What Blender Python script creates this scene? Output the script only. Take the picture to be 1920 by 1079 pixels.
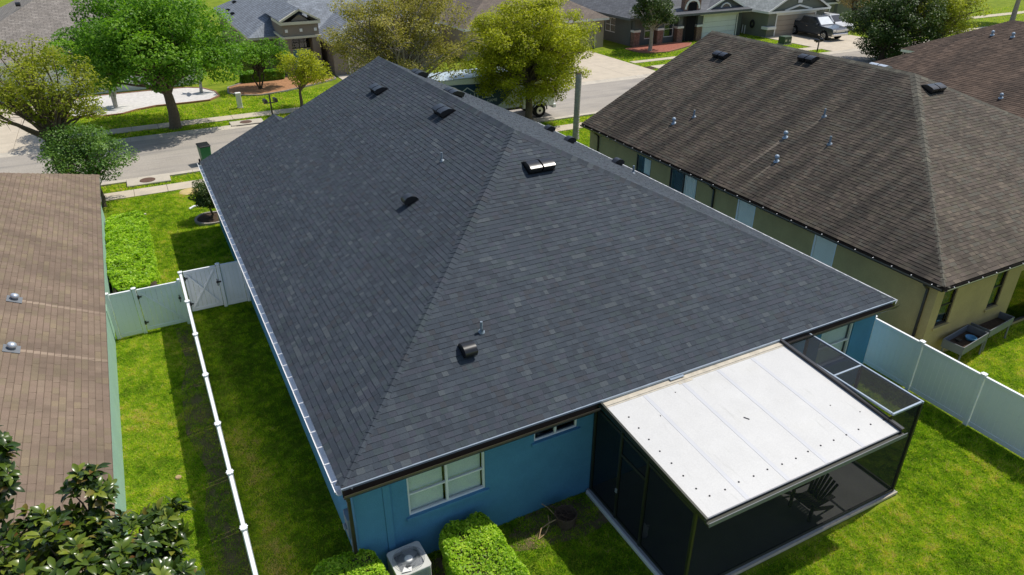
import bpy, bmesh, math, random
import numpy as np
from mathutils import Vector, Matrix
for _o in list(bpy.data.objects): bpy.data.objects.remove(_o)
scene = bpy.context.scene
COL = scene.collection
R_ = math.radians
rng = np.random.default_rng(7)
random.seed(7)

# ------------------------------------------------------------------ camera, sky, sun, exposure
YAW, PITCH = 0.48150, 0.49705
cam_d = bpy.data.cameras.new('camera'); cam = bpy.data.objects.new('camera', cam_d); COL.objects.link(cam)
fw = Vector((math.sin(YAW)*math.cos(PITCH), math.cos(YAW)*math.cos(PITCH), -math.sin(PITCH)))
rt = Vector((math.cos(YAW), -math.sin(YAW), 0)); up = rt.cross(fw)
cam.matrix_world = Matrix(((rt.x, up.x, -fw.x, -2.042), (rt.y, up.y, -fw.y, -11.776), (rt.z, up.z, -fw.z, 14.332), (0, 0, 0, 1)))
cam_d.sensor_width = 36.0; cam_d.lens = 25.16; cam_d.clip_start = 0.1; cam_d.clip_end = 1500
scene.camera = cam

TO_SUN = Vector((0.585, 0.07, 1.0)).normalized()
world = bpy.data.worlds.new('World'); scene.world = world; world.use_nodes = True
wn = world.node_tree.nodes; bg = wn['Background']
sky = wn.new('ShaderNodeTexSky'); sky.sky_type = 'NISHITA'; sky.sun_disc = False
sky.sun_elevation = math.asin(TO_SUN.z); sky.sun_rotation = math.atan2(TO_SUN.x, TO_SUN.y)
sky.air_density = 1.0; sky.dust_density = 1.2; sky.ozone_density = 0.2
world.node_tree.links.new(sky.outputs[0], bg.inputs[0]); bg.inputs[1].default_value = 0.108
sl = bpy.data.lights.new('sun', 'SUN'); sl.energy = 3.55; sl.angle = R_(0.53); sl.color = (1.0, 0.955, 0.88)
sun = bpy.data.objects.new('sun', sl); COL.objects.link(sun)
sun.rotation_euler = TO_SUN.to_track_quat('Z', 'Y').to_euler(); sun.location = (20, 5, 60)
scene.view_settings.view_transform = 'Standard'; scene.view_settings.look = 'None'
scene.view_settings.exposure = 0.25; scene.view_settings.gamma = 1.0; scene.view_settings.use_curve_mapping = False
scene.render.engine = 'CYCLES'
scene.cycles.use_denoising = True
scene.cycles.max_bounces = 8; scene.cycles.transparent_max_bounces = 24
scene.cycles.sample_clamp_indirect = 6.0

# ------------------------------------------------------------------ materials
MATS = {}
def _nt(name):
    m = bpy.data.materials.new(name); m.use_nodes = True
    nt = m.node_tree; b = nt.nodes['Principled BSDF']
    MATS[name] = m
    return m, nt, b
def _n(nt, t, **kw):
    n = nt.nodes.new(t)
    for k, v in kw.items(): setattr(n, k, v)
    return n
def _math(nt, op, a, b=None, c=None, clamp=False):
    n = _n(nt, 'ShaderNodeMath', operation=op, use_clamp=clamp)
    for i, x in enumerate((a, b, c)):
        if x is None: continue
        if isinstance(x, (int, float)): n.inputs[i].default_value = x
        else: nt.links.new(x, n.inputs[i])
    return n.outputs[0]
def _mix(nt, fac, a, b, blend='MIX'):
    n = _n(nt, 'ShaderNodeMix', data_type='RGBA', blend_type=blend)
    for i, x in ((0, fac), (6, a), (7, b)):
        if isinstance(x, (int, float)): n.inputs[i].default_value = x
        elif isinstance(x, (tuple, list)): n.inputs[i].default_value = (x[0], x[1], x[2], 1)
        else: nt.links.new(x, n.inputs[i])
    return n.outputs[2]
def _ramp(nt, fac, stops, interp='LINEAR'):
    n = _n(nt, 'ShaderNodeValToRGB'); e = n.color_ramp.elements; n.color_ramp.interpolation = interp
    while len(e) > 1: e.remove(e[-1])
    e[0].position = stops[0][0]; e[0].color = (*stops[0][1], 1)
    for p, c in stops[1:]:
        x = e.new(p); x.color = (*c, 1)
    nt.links.new(fac, n.inputs[0]); return n.outputs[0]
def _noise(nt, scale, detail=3., vec=None, rough=.55, stretch=None):
    n = _n(nt, 'ShaderNodeTexNoise'); n.inputs['Scale'].default_value = scale
    n.inputs['Detail'].default_value = detail; n.inputs['Roughness'].default_value = rough
    if vec is None:
        tc = _n(nt, 'ShaderNodeTexCoord'); vec = tc.outputs['Object']
    if stretch:
        mp = _n(nt, 'ShaderNodeMapping'); mp.inputs['Scale'].default_value = stretch
        nt.links.new(vec, mp.inputs[0]); vec = mp.outputs[0]
    nt.links.new(vec, n.inputs['Vector']); return n.outputs[0]
def _bump(nt, b, h, strength, dist=.01):
    n = _n(nt, 'ShaderNodeBump'); n.inputs['Strength'].default_value = strength; n.inputs['Distance'].default_value = dist
    nt.links.new(h, n.inputs['Height']); nt.links.new(n.outputs[0], b.inputs['Normal'])
def mul(c, k): return tuple(min(1., x*k) for x in c)
def mat(name, col, rough=.7, var=.14, scale=2.5, bump=0., bscale=60., spec=.3, metal=0., col2=None, fine=.08, coat=0.):
    m, nt, b = _nt(name)
    big = _noise(nt, scale, 4.)
    c = _ramp(nt, big, [(.25, mul(col, 1-var)), (.75, col2 or mul(col, 1+var))])
    if fine:
        f = _noise(nt, scale*22, 2.)
        c = _mix(nt, 1., c, _ramp(nt, f, [(.3, (1-fine,)*3), (.7, (1+fine,)*3)]), 'MULTIPLY')
    nt.links.new(c, b.inputs['Base Color'])
    b.inputs['Roughness'].default_value = rough; b.inputs['Metallic'].default_value = metal
    b.inputs['Specular IOR Level'].default_value = spec
    if coat: b.inputs['Coat Weight'].default_value = coat; b.inputs['Coat Roughness'].default_value = .08
    if bump: _bump(nt, b, _noise(nt, bscale, 3.), bump)
    return m
def shingle_mat(name, stops, obj_random=False, streak=None, spots=(), rough=.85, light=(.2, .18, .16), gran=.35, streak_k=.55):
    """asphalt shingle: one tone per piece, granules, algae streaks down the slope, wash marks below vents"""
    m, nt, b = _nt(name)
    if obj_random: r = _n(nt, 'ShaderNodeObjectInfo').outputs['Random']
    else: r = _n(nt, 'ShaderNodeAttribute', attribute_name='rnd').outputs['Fac']
    c = _ramp(nt, r, stops, 'CONSTANT')
    geo = _n(nt, 'ShaderNodeNewGeometry'); pos = geo.outputs['Position']
    g = _noise(nt, 85, 2., pos)
    c = _mix(nt, 1., c, _ramp(nt, g, [(.3, (1-gran,)*3), (.7, (1+gran,)*3)]), 'MULTIPLY')
    w = _noise(nt, .55, 3., pos)
    c = _mix(nt, 1., c, _ramp(nt, w, [(.3, (.92,)*3), (.7, (1.08,)*3)]), 'MULTIPLY')
    if streak:
        s = _noise(nt, 1., 3., pos, .6, streak)
        c = _mix(nt, 1., c, _ramp(nt, s, [(.38, (streak_k,)*3), (.62, (1.12,)*3)]), 'MULTIPLY')
    if spots:
        sx = _n(nt, 'ShaderNodeSeparateXYZ'); nt.links.new(pos, sx.inputs[0]); tot = None
        for (x0, x1, y, wd, k) in spots:
            jit = _math(nt, 'MULTIPLY', _math(nt, 'SUBTRACT', _noise(nt, 3., 2., pos), .5), .12)
            yy = _math(nt, 'ADD', sx.outputs['Y'], jit)
            a = _math(nt, 'COMPARE', yy, y, wd); q = _math(nt, 'COMPARE', sx.outputs['X'], (x0+x1)/2, abs(x1-x0)/2)
            fade = _math(nt, 'DIVIDE', _math(nt, 'ABSOLUTE', _math(nt, 'SUBTRACT', sx.outputs['X'], x0)), abs(x1-x0), clamp=True)
            v = _math(nt, 'MULTIPLY', _math(nt, 'MULTIPLY', a, q), _math(nt, 'MULTIPLY', fade, k))
            tot = v if tot is None else _math(nt, 'MAXIMUM', tot, v)
        c = _mix(nt, tot, c, light)
    nt.links.new(c, b.inputs['Base Color'])
    b.inputs['Roughness'].default_value = rough; b.inputs['Specular IOR Level'].default_value = .35
    _bump(nt, b, _noise(nt, 120, 2., pos), .35, .004)
    return m
def leaf_mat(name, stops, rough=.45, trans=.3, spec=.4):
    m, nt, b = _nt(name)
    r = _n(nt, 'ShaderNodeAttribute', attribute_name='rnd').outputs['Fac']
    c = _ramp(nt, r, stops)
    nt.links.new(c, b.inputs['Base Color']); b.inputs['Roughness'].default_value = rough
    b.inputs['Specular IOR Level'].default_value = spec
    if trans:
        t = _n(nt, 'ShaderNodeBsdfTranslucent')
        tc = _mix(nt, 1., c, (1.5, 1.6, .7), 'MULTIPLY'); nt.links.new(tc, t.inputs[0])
        mx = _n(nt, 'ShaderNodeMixShader'); mx.inputs[0].default_value = trans
        nt.links.new(b.outputs[0], mx.inputs[1]); nt.links.new(t.outputs[0], mx.inputs[2])
        nt.links.new(mx.outputs[0], nt.nodes['Material Output'].inputs[0])
    return m
def screen_mat(name, col, opacity):
    m, nt, b = _nt(name)
    b.inputs['Base Color'].default_value = (*col, 1); b.inputs['Roughness'].default_value = .8
    b.inputs['Specular IOR Level'].default_value = .15
    t = _n(nt, 'ShaderNodeBsdfTransparent'); mx = _n(nt, 'ShaderNodeMixShader')
    mx.inputs[0].default_value = opacity
    nt.links.new(t.outputs[0], mx.inputs[1]); nt.links.new(b.outputs[0], mx.inputs[2])
    nt.links.new(mx.outputs[0], nt.nodes['Material Output'].inputs[0]); return m
def pane_mat(name, tint=(.98, .98, .97), refl=.0):
    m, nt, b = _nt(name); nt.nodes.remove(b)
    t = _n(nt, 'ShaderNodeBsdfTransparent'); t.inputs[0].default_value = (*tint, 1)
    g = _n(nt, 'ShaderNodeBsdfGlossy'); g.inputs['Roughness'].default_value = .04
    lw = _n(nt, 'ShaderNodeLayerWeight'); lw.inputs[0].default_value = .5; fr = _math(nt, 'MULTIPLY', _math(nt, 'POWER', lw.outputs['Facing'], 3.), .35)
    mx = _n(nt, 'ShaderNodeMixShader'); nt.links.new(_math(nt, 'ADD', fr, refl+.025, clamp=True), mx.inputs[0])
    nt.links.new(t.outputs[0], mx.inputs[1]); nt.links.new(g.outputs[0], mx.inputs[2])
    nt.links.new(mx.outputs[0], nt.nodes['Material Output'].inputs[0]); return m
def brickroof_mat(name, c1, c2, mortar, scale_u, axis):
    """far shingle roof, pieces too small to tell apart: courses along the eave axis"""
    m, nt, b = _nt(name)
    geo = _n(nt, 'ShaderNodeNewGeometry'); sx = _n(nt, 'ShaderNodeSeparateXYZ'); nt.links.new(geo.outputs['Position'], sx.inputs[0])
    cb = _n(nt, 'ShaderNodeCombineXYZ')
    nt.links.new(sx.outputs['X' if axis == 'x' else 'Y'], cb.inputs[0]); nt.links.new(_math(nt, 'MULTIPLY', sx.outputs['Z'], 2.28), cb.inputs[1])
    br = _n(nt, 'ShaderNodeTexBrick'); nt.links.new(cb.outputs[0], br.inputs['Vector'])
    br.inputs['Scale'].default_value = scale_u; br.inputs['Mortar Size'].default_value = .022
    br.inputs['Color1'].default_value = (*c1, 1); br.inputs['Color2'].default_value = (*c2, 1); br.inputs['Mortar'].default_value = (*mortar, 1)
    br.inputs['Brick Width'].default_value = .5; br.inputs['Row Height'].default_value = .22
    n = _noise(nt, 1.2, 4., geo.outputs['Position'])
    c = _mix(nt, 1., br.outputs[0], _ramp(nt, n, [(.3, (.8,)*3), (.7, (1.2,)*3)]), 'MULTIPLY')
    n2 = _noise(nt, 9, 2., geo.outputs['Position'])
    c = _mix(nt, 1., c, _ramp(nt, n2, [(.3, (.75,)*3), (.7, (1.25,)*3)]), 'MULTIPLY')
    nt.links.new(c, b.inputs['Base Color']); b.inputs['Roughness'].default_value = .85
    _bump(nt, b, br.outputs['Fac'], -.4, .02); return m

# ------------------------------------------------------------------ mesh helpers
class MB:
    def __init__(s): s.v = []; s.f = []; s.m = []; s.sm = []
    def add(s, vs, fs, mi=0, smooth=False):
        o = len(s.v); s.v += [tuple(v) for v in vs]
        for f in fs: s.f.append([i+o for i in f]); s.m.append(mi); s.sm.append(smooth)
        return s
    def poly(s, vs, mi=0): return s.add(vs, [list(range(len(vs)))], mi)
    def box(s, x0, x1, y0, y1, z0, z1, mi=0):
        return s.add([(x0,y0,z0),(x1,y0,z0),(x1,y1,z0),(x0,y1,z0),(x0,y0,z1),(x1,y0,z1),(x1,y1,z1),(x0,y1,z1)],
                     [(0,3,2,1),(4,5,6,7),(0,1,5,4),(1,2,6,5),(2,3,7,6),(3,0,4,7)], mi)
    def bar(s, p0, p1, w, h, mi=0, upv=(0,0,1)):
        """box beam from p0 to p1, w across, h along upv"""
        p0, p1 = Vector(p0), Vector(p1); d = (p1-p0).normalized(); u = Vector(upv)
        a = d.cross(u)
        if a.length < 1e-4: a = d.cross(Vector((1,0,0)))
        a.normalize(); u = a.cross(d).normalized(); a *= w/2; u = u*h/2
        vs = [p0-a-u, p0+a-u, p0+a+u, p0-a+u, p1-a-u, p1+a-u, p1+a+u, p1-a+u]
        return s.add(vs, [(0,1,2,3),(7,6,5,4),(1,0,4,5),(2,1,5,6),(3,2,6,7),(0,3,7,4)], mi)
    def prism(s, pts, vec, mi=0, mi_cap=None):
        n = len(pts); vec = Vector(vec); q = [Vector(p)+vec for p in pts]
        s.add(list(pts)+q, [list(range(n))[::-1], list(range(n, 2*n))], mi if mi_cap is None else mi_cap)
        return s.add(list(pts)+q, [(i, (i+1) % n, n+(i+1) % n, n+i) for i in range(n)], mi)
    def tube(s, pts, rad, n=6, mi=0, caps=True, smooth=True):
        pts = [Vector(p) for p in pts]; k = len(pts)
        if isinstance(rad, (int, float)): rad = [rad]*k
        vs = []; ref = None
        for i, p in enumerate(pts):
            d = (pts[min(i+1, k-1)]-pts[max(i-1, 0)]).normalized()
            if ref is None: ref = d.orthogonal().normalized()
            ref = (ref-d*ref.dot(d))
            ref = ref.normalized() if ref.length > 1e-5 else d.orthogonal().normalized()
            b = d.cross(ref)
            for j in range(n):
                a = 2*math.pi*j/n; vs.append(p+(ref*math.cos(a)+b*math.sin(a))*rad[i])
        fs = [(i*n+j, i*n+(j+1) % n, (i+1)*n+(j+1) % n, (i+1)*n+j) for i in range(k-1) for j in range(n)]
        s.add(vs, fs, mi, smooth)
        if caps: s.add(vs[:n], [list(range(n))[::-1]], mi); s.add(vs[-n:], [list(range(n))], mi)
        return s
    def cyl(s, p0, p1, r0, r1=None, n=12, mi=0, smooth=True): return s.tube([p0, p1], [r0, r0 if r1 is None else r1], n, mi, True, smooth)
    def lathe(s, c, prof, n=16, mi=0, smooth=True):
        vs = []
        for r, z in prof:
            for j in range(n):
                a = 2*math.pi*j/n; vs.append((c[0]+r*math.cos(a), c[1]+r*math.sin(a), c[2]+z))
        k = len(prof)
        return s.add(vs, [(i*n+j, i*n+(j+1) % n, (i+1)*n+(j+1) % n, (i+1)*n+j) for i in range(k-1) for j in range(n)], mi, smooth)
    def build(s, name, mats, parent=None, bevel=0., world=True, seg=1):
        me = bpy.data.meshes.new(name); me.from_pydata(s.v, [], s.f)
        if not isinstance(mats, (list, tuple)): mats = [mats]
        for m in mats: me.materials.append(MATS[m] if isinstance(m, str) else m)
        me.polygons.foreach_set('material_index', s.m); me.polygons.foreach_set('use_smooth', s.sm)
        if bevel:
            bm = bmesh.new(); bm.from_mesh(me); bmesh.ops.remove_doubles(bm, verts=bm.verts, dist=1e-5)
            es = [e for e in bm.edges if len(e.link_faces) == 2 and e.calc_face_angle(0) > .5]
            bmesh.ops.bevel(bm, geom=es, offset=bevel, segments=seg, affect='EDGES', clamp_overlap=True)
            bm.to_mesh(me); bm.free()
        me.update()
        return link(name, me, parent, world)
BASIS = {}
def link(name, data, parent=None, world=True):
    o = bpy.data.objects.new(name, data); COL.objects.link(o)
    if parent is not None:
        o.parent = parent
        if world and parent.name in BASIS: o.matrix_parent_inverse = BASIS[parent.name].inverted()
    return o
def tag(o, label=None, cat=None, group=None, kind=None):
    if label: o['label'] = label
    if cat: o['category'] = cat
    if group: o['group'] = group
    if kind: o['kind'] = kind
    return o
def thing(name, label, cat, loc=(0,0,0), rz=0., group=None):
    o = bpy.data.objects.new(name, None); COL.objects.link(o); o.empty_display_size = .3
    o.location = loc; o.rotation_euler = (0, 0, rz)
    BASIS[o.name] = Matrix.Translation(Vector(loc)) @ Matrix.Rotation(rz, 4, 'Z')
    return tag(o, label, cat, group)
def copy_tree(o, parent=None):
    c = o.copy(); COL.objects.link(c); c.parent = parent
    for ch in list(o.children): copy_tree(ch, c)
    return c
def np_mesh(name, V, F, matname, rnd=None, parent=None, smooth=False):
    """mesh from numpy arrays: V (n,3), F (m,k)"""
    me = bpy.data.meshes.new(name); k = F.shape[1]
    me.vertices.add(len(V)); me.vertices.foreach_set('co', V.astype(np.float32).ravel())
    me.loops.add(F.size); me.loops.foreach_set('vertex_index', F.astype(np.int32).ravel())
    me.polygons.add(len(F)); me.polygons.foreach_set('loop_start', np.arange(0, F.size, k, dtype=np.int32))
    me.polygons.foreach_set('loop_total', np.full(len(F), k, dtype=np.int32))
    if smooth: me.polygons.foreach_set('use_smooth', np.ones(len(F), dtype=bool))
    me.materials.append(MATS[matname])
    if rnd is not None:
        a = me.attributes.new('rnd', 'FLOAT', 'POINT'); a.data.foreach_set('value', rnd.astype(np.float32))
    me.update(calc_edges=True); me.validate()
    return link(name, me, parent)
def vnoise(x, y, s, seed=0):
    g = np.random.default_rng(seed).random((64, 64)); u = x/s; v = y/s
    i = np.floor(u).astype(int); j = np.floor(v).astype(int); fu = u-i; fv = v-j
    fu = fu*fu*(3-2*fu); fv = fv*fv*(3-2*fv); a = lambda p, q: g[p % 64, q % 64]
    return (a(i,j)*(1-fu)+a(i+1,j)*fu)*(1-fv)+(a(i,j+1)*(1-fu)+a(i+1,j+1)*fu)*fv

# ------------------------------------------------------------------ palette
mat('grass_ground', (.12, .20, .012), .95, .3, 1.1, .6, 40, .1, col2=(.24, .29, .025))
mat('far_ground', (.09, .13, .02), .95, .3, .4, .3, 20, .1, col2=(.13, .16, .03))
mat('dry_soil', (.17, .12, .07), .95, .3, 4, .8, 30, .1)
mat('tan_bounce', (.46, .37, .25), .95, .2, 6, .8, 30, .1)  # for the added strip that reflects warm light between the houses
mat('soil', (.07, .05, .035), .95, .3, 6, .8, 30, .1)
mat('asphalt', (.36, .325, .28), .9, .08, .5, .5, 50, .2, fine=.12)
mat('concrete', (.52, .45, .35), .85, .1, 1.2, .3, 40, .2)
mat('concrete_old', (.50, .45, .37), .85, .14, 1.2, .3, 40, .2)
mat('drain_lid', (.12, .07, .05), .7, .2, 8, .5, 30, .3)
mat('blue_stucco', (.088, .26, .42), .85, .08, 2., .7, 35, .2)
mat('green_stucco', (.30, .46, .36), .85, .07, 2., .3, 55, .2)
mat('olive_stucco', (.42, .33, .145), .88, .08, 2., .4, 40, .2)
mat('beige_stucco', (.40, .33, .25), .88, .08, 1., .3, 40, .2)
mat('taupe_stucco', (.24, .20, .16), .88, .08, 1., .3, 40, .2)
mat('grey_green_siding', (.18, .19, .15), .8, .06, 1., .2, 40, .2)
mat('dark_grey_stucco', (.12, .13, .125), .85, .07, 1., .3, 40, .2)
mat('tan_garage', (.42, .35, .27), .6, .05, 1., 0, 40, .3)
mat('white_vinyl', (.84, .86, .86), .38, .03, 1.5, 0, 40, .45, fine=.02)
mat('white_paint', (.78, .77, .73), .5, .04, 1.5, 0, 40, .4, fine=.02)
mat('white_metal', (.80, .80, .80), .35, .04, 1.5, 0, 40, .5, fine=.02)
mat('cream_trim', (.62, .58, .44), .6, .06, 1.5, 0, 40, .3)
mat('bronze', (.035, .028, .022), .35, .15, 3, 0, 40, .5)
mat('bronze_lip', (.13, .105, .08), .3, .15, 3, 0, 40, .5)
mat('olive_frame', (.024, .027, .016), .4, .15, 3, 0, 40, .5)
mat('galvanised', (.60, .64, .68), .28, .06, 3, 0, 40, .6, metal=.55)
mat('drip_metal', (.34, .40, .46), .35, .1, 3, 0, 40, .5, metal=.4)
mat('black_metal', (.018, .018, .02), .3, .1, 3, 0, 40, .55)
mat('grey_pipe', (.22, .27, .32), .45, .1, 5, 0, 40, .4)
mat('blue_cap', (.32, .40, .48), .4, .1, 5, 0, 40, .4)
mat('shingle_edge', (.018, .018, .020), .95, .2, 20, 0, 40, .1)
mat('taupe_edge', (.125, .092, .068), .95, .2, 8, 0, 40, .1)  # darker tone for taupe tab edges and each course's lower strip
mat('dark_void', (.012, .012, .014), .9, .05, 2, 0, 40, .1)
mat('bark', (.16, .125, .09), .95, .25, 8, .9, 25, .1)
mat('bark_pale', (.36, .31, .25), .95, .25, 8, .9, 25, .1)
mat('bark_dark', (.07, .055, .04), .95, .25, 8, .9, 25, .1)
mat('palm_bark', (.40, .38, .35), .95, .25, 6, .9, 14, .1)
mat('blind', (.66, .78, .70), .7, .05, 2, 0, 40, .2)
mat('blind_warm', (.90, .84, .72), .7, .05, 2, 0, 40, .2)
mat('curtain', (.90, .84, .72), .8, .08, 2, 0, 40, .2)
mat('interior', (.03, .035, .04), .9, .1, 2, 0, 40, .1)
mat('black_plastic', (.012, .012, .013), .45, .1, 3, 0, 40, .4)
mat('green_plastic', (.015, .14, .05), .45, .1, 3, 0, 40, .4)
mat('utility_green', (.05, .085, .055), .5, .1, 3, 0, 40, .4)
mat('planter_metal', (.16, .17, .18), .45, .12, 3, 0, 40, .5)
mat('red_mulch', (.31, .12, .085), .95, .35, 9, .9, 25, .1)
mat('orange_mulch', (.36, .19, .10), .95, .35, 5, .9, 25, .1)
mat('white_gravel', (.58, .555, .53), .95, .15, 4, .8, 30, .1)
mat('kerb_red', (.34, .18, .12), .9, .15, 3, .3, 40, .1)
mat('kerb_grey', (.30, .27, .24), .9, .15, 3, .3, 40, .1)
mat('wicker', (.12, .085, .06), .9, .2, 20, .6, 60, .1)
mat('stick', (.42, .29, .16), .8, .2, 8, 0, 40, .2)
mat('ac_shell', (.58, .58, .53), .5, .08, 4, 0, 40, .4)
mat('ac_guard', (.30, .32, .33), .4, .08, 4, 0, 40, .5)
mat('fan_blade', (.30, .31, .32), .4, .08, 4, 0, 40, .5)
mat('pan_roof', (.545, .54, .52), .5, .05, 1.3, 0, 40, .35, fine=.05)
mat('pan_seam', (.50, .505, .52), .42, .04, 1.3, 0, 40, .4, fine=.02)
mat('rust_sealant', (.50, .45, .36), .7, .2, 5, 0, 40, .2)
mat('slab', (.36, .36, .35), .8, .1, 1.5, .2, 40, .2)
mat('brick_stone', (.20, .11, .085), .9, .35, 7, .8, 20, .1, col2=(.33, .22, .17))
mat('truck_white', (.74, .76, .76), .3, .04, 1, 0, 40, .5, coat=.4)
mat('truck_blue', (.008, .045, .13), .35, .1, 1, 0, 40, .5)
mat('truck_roof', (.42, .50, .55), .4, .08, 1, 0, 40, .4)
mat('lettering', (.62, .66, .70), .5, .03, 1, 0, 40, .3)
mat('tyre', (.015, .015, .015), .85, .1, 9, 0, 40, .2)
mat('rim', (.55, .55, .55), .3, .08, 5, 0, 40, .5, metal=.7)
mat('pickup_paint', (.045, .055, .07), .25, .08, 1, 0, 40, .5, metal=.4, coat=.6)
mat('white_car', (.72, .73, .74), .25, .03, 1, 0, 40, .5, coat=.6)
mat('car_glass', (.02, .025, .03), .06, .05, 1, 0, 40, .6)
mat('sunshade', (.72, .76, .78), .3, .1, 3, 0, 40, .6)
mat('chrome', (.7, .7, .7), .15, .03, 2, 0, 40, .6, metal=.9)
mat('lamp_lens', (.75, .72, .65), .15, .05, 2, 0, 40, .6)
mat('tail_lens', (.25, .01, .01), .2, .05, 2, 0, 40, .6)
mat('yellow_plastic', (.75, .42, .02), .5, .08, 2, 0, 40, .4)
mat('pavers', (.55, .42, .20), .85, .15, 3, .4, 30, .2)
mat('blue_tray', (.08, .28, .48), .5, .1, 2, 0, 40, .4)
def stain(name, stretch, col, lo, hi, amt):
    m = MATS[name]; nt = m.node_tree; b = nt.nodes['Principled BSDF']; src = b.inputs['Base Color'].links[0].from_socket
    f = _ramp(nt, _noise(nt, 1., 5., None, .65, stretch), [(lo, (0,)*3), (hi, (amt,)*3)])
    nt.links.new(_mix(nt, f, src, col), b.inputs['Base Color'])
stain('pan_roof', (7., .9, 1.), (.36, .36, .33), .60, .78, .55); stain('pan_roof', (1.2, 1.2, 1.), (.50, .49, .44), .55, .75, .4)
stain('asphalt', (.12, 1.1, 1.), (.20, .19, .18), .50, .70, .7); stain('asphalt', (1.6, 1.6, 1.), (.24, .23, .215), .62, .74, .5)
stain('concrete', (.8, .8, 1.), (.36, .33, .28), .55, .75, .5); stain('concrete_old', (1.1, 1.1, 1.), (.30, .27, .23), .5, .72, .5)
stain('white_vinyl', (.7, .7, 1.6), (.60, .62, .55), .58, .8, .3); stain('blue_stucco', (1.1, 1.1, .35), (.085, .22, .33), .52, .75, .5)
stain('olive_stucco', (1.0, 1.0, .4), (.30, .24, .12), .5, .75, .5); stain('ac_shell', (3., 3., 2.), (.40, .38, .32), .55, .75, .5)
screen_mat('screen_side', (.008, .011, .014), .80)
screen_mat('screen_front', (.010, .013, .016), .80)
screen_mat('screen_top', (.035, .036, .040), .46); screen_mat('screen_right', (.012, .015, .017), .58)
pane_mat('pane'); pane_mat('pane_dark', (.45, .5, .52), .05)
SLATE = [(0, (.031, .040, .052)), (.14, (.035, .046, .060)), (.34, (.040, .051, .065)), (.52, (.043, .050, .066)), (.64, (.039, .053, .061)), (.76, (.045, .057, .071)), (.86, (.039, .044, .053)), (.92, (.051, .064, .076)), (.97, (.062, .075, .085))]
shingle_mat('slate_shingle', SLATE); shingle_mat('slate_shingle_piece', SLATE, True)
NS = [(0, (.048, .037, .027)), (.2, (.058, .045, .033)), (.4, (.063, .053, .036)), (.55, (.069, .053, .041)), (.7, (.065, .058, .044)), (.85, (.080, .063, .046)), (.95, (.092, .073, .053))]
NSPOT = [(20.2, 23.3, 10.3, .07, .55), (20.2, 22.0, 9.4, .06, .5), (23.6, 25.0, 9.85, .06, .5), (22.9, 23.7, 8.25, .05, .45), (20.2, 21.9, 16.3, .05, .3)]
NLT = (.26, .22, .17)
shingle_mat('weathered_shingle', NS, False, (.22, 1.5, .22), NSPOT, light=NLT, streak_k=.46); shingle_mat('weathered_shingle_piece', NS, True, (.22, 1.5, .22), NSPOT, light=NLT, streak_k=.46)
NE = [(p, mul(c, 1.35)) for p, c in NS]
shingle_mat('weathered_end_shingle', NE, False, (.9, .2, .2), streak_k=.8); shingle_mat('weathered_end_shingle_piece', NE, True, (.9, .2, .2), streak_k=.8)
NC = [(0, (.085, .078, .060)), (.5, (.105, .096, .074)), (.8, (.13, .12, .09))]
shingle_mat('cap_weathered', NC, True)
LS = [(0, (.170, .124, .088)), (.2, (.185, .134, .096)), (.4, (.180, .138, .090)), (.6, (.196, .145, .103)), (.8, (.190, .137, .100)), (.92, (.202, .154, .098))]
LSPOT = [(-3.0, -6.5, 11.75, .07, .8), (-3.0, -6.4, 8.75, .07, .8)]
shingle_mat('taupe_shingle', LS, False, (.25, 1.2, .25), LSPOT, light=(.34, .26, .19), gran=.22, streak_k=.82); shingle_mat('taupe_shingle_piece', LS, True, (.25, 1.2, .25), LSPOT, light=(.34, .26, .19), gran=.22, streak_k=.82)
FS = [(0, (.070, .044, .030)), (.3, (.083, .053, .036)), (.6, (.098, .063, .043)), (.85, (.112, .074, .052))]
shingle_mat('brown_shingle', FS, False, (.25, 1.0, .25), light=(.2, .12, .08), streak_k=.62)
brickroof_mat('grey_tan_roof', (.20, .175, .15), (.27, .24, .21), (.13, .115, .10), 1., 'x')
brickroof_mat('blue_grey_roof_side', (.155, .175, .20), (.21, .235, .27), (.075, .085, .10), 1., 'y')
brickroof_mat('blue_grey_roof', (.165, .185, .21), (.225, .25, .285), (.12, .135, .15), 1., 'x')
brickroof_mat('brown_grey_roof', (.125, .095, .075), (.165, .13, .10), (.08, .062, .05), 1., 'x')
brickroof_mat('charcoal_roof', (.085, .09, .10), (.12, .128, .14), (.06, .063, .07), 1., 'y')
brickroof_mat('green_grey_roof', (.20, .22, .215), (.27, .29, .285), (.15, .165, .16), 1., 'y')
leaf_mat('grass_blade', [(0, (.06, .13, .006)), (.35, (.19, .36, .012)), (.65, (.40, .55, .020)), (.85, (.62, .61, .05)), (1, (.60, .46, .21))], .7, .45, .2)
leaf_mat('hedge_leaf', [(0, (.10, .22, .008)), (.5, (.32, .52, .018)), (1, (.56, .70, .07))], .5, .42, .4)
leaf_mat('magnolia_leaf', [(0, (.020, .038, .006)), (.4, (.034, .068, .008)), (.75, (.085, .13, .012)), (.92, (.20, .24, .028)), (1, (.12, .055, .022))], .26, .15, .4)
leaf_mat('oak_leaf', [(0, (.05, .13, .010)), (.5, (.13, .285, .018)), (1, (.28, .45, .045))], .5, .4, .3)
leaf_mat('yellow_leaf', [(0, (.14, .17, .010)), (.5, (.35, .375, .016)), (1, (.59, .58, .05))], .55, .45, .3)
leaf_mat('olive_leaf', [(0, (.15, .145, .03)), (.5, (.30, .275, .06)), (1, (.48, .42, .14))], .6, .4, .2)
leaf_mat('mixed_leaf', [(0, (.11, .145, .012)), (.5, (.25, .285, .020)), (1, (.44, .45, .05))], .55, .42, .3)
leaf_mat('dark_leaf', [(0, (.016, .038, .009)), (.5, (.045, .09, .015)), (1, (.12, .17, .035))], .5, .2, .3)
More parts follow.
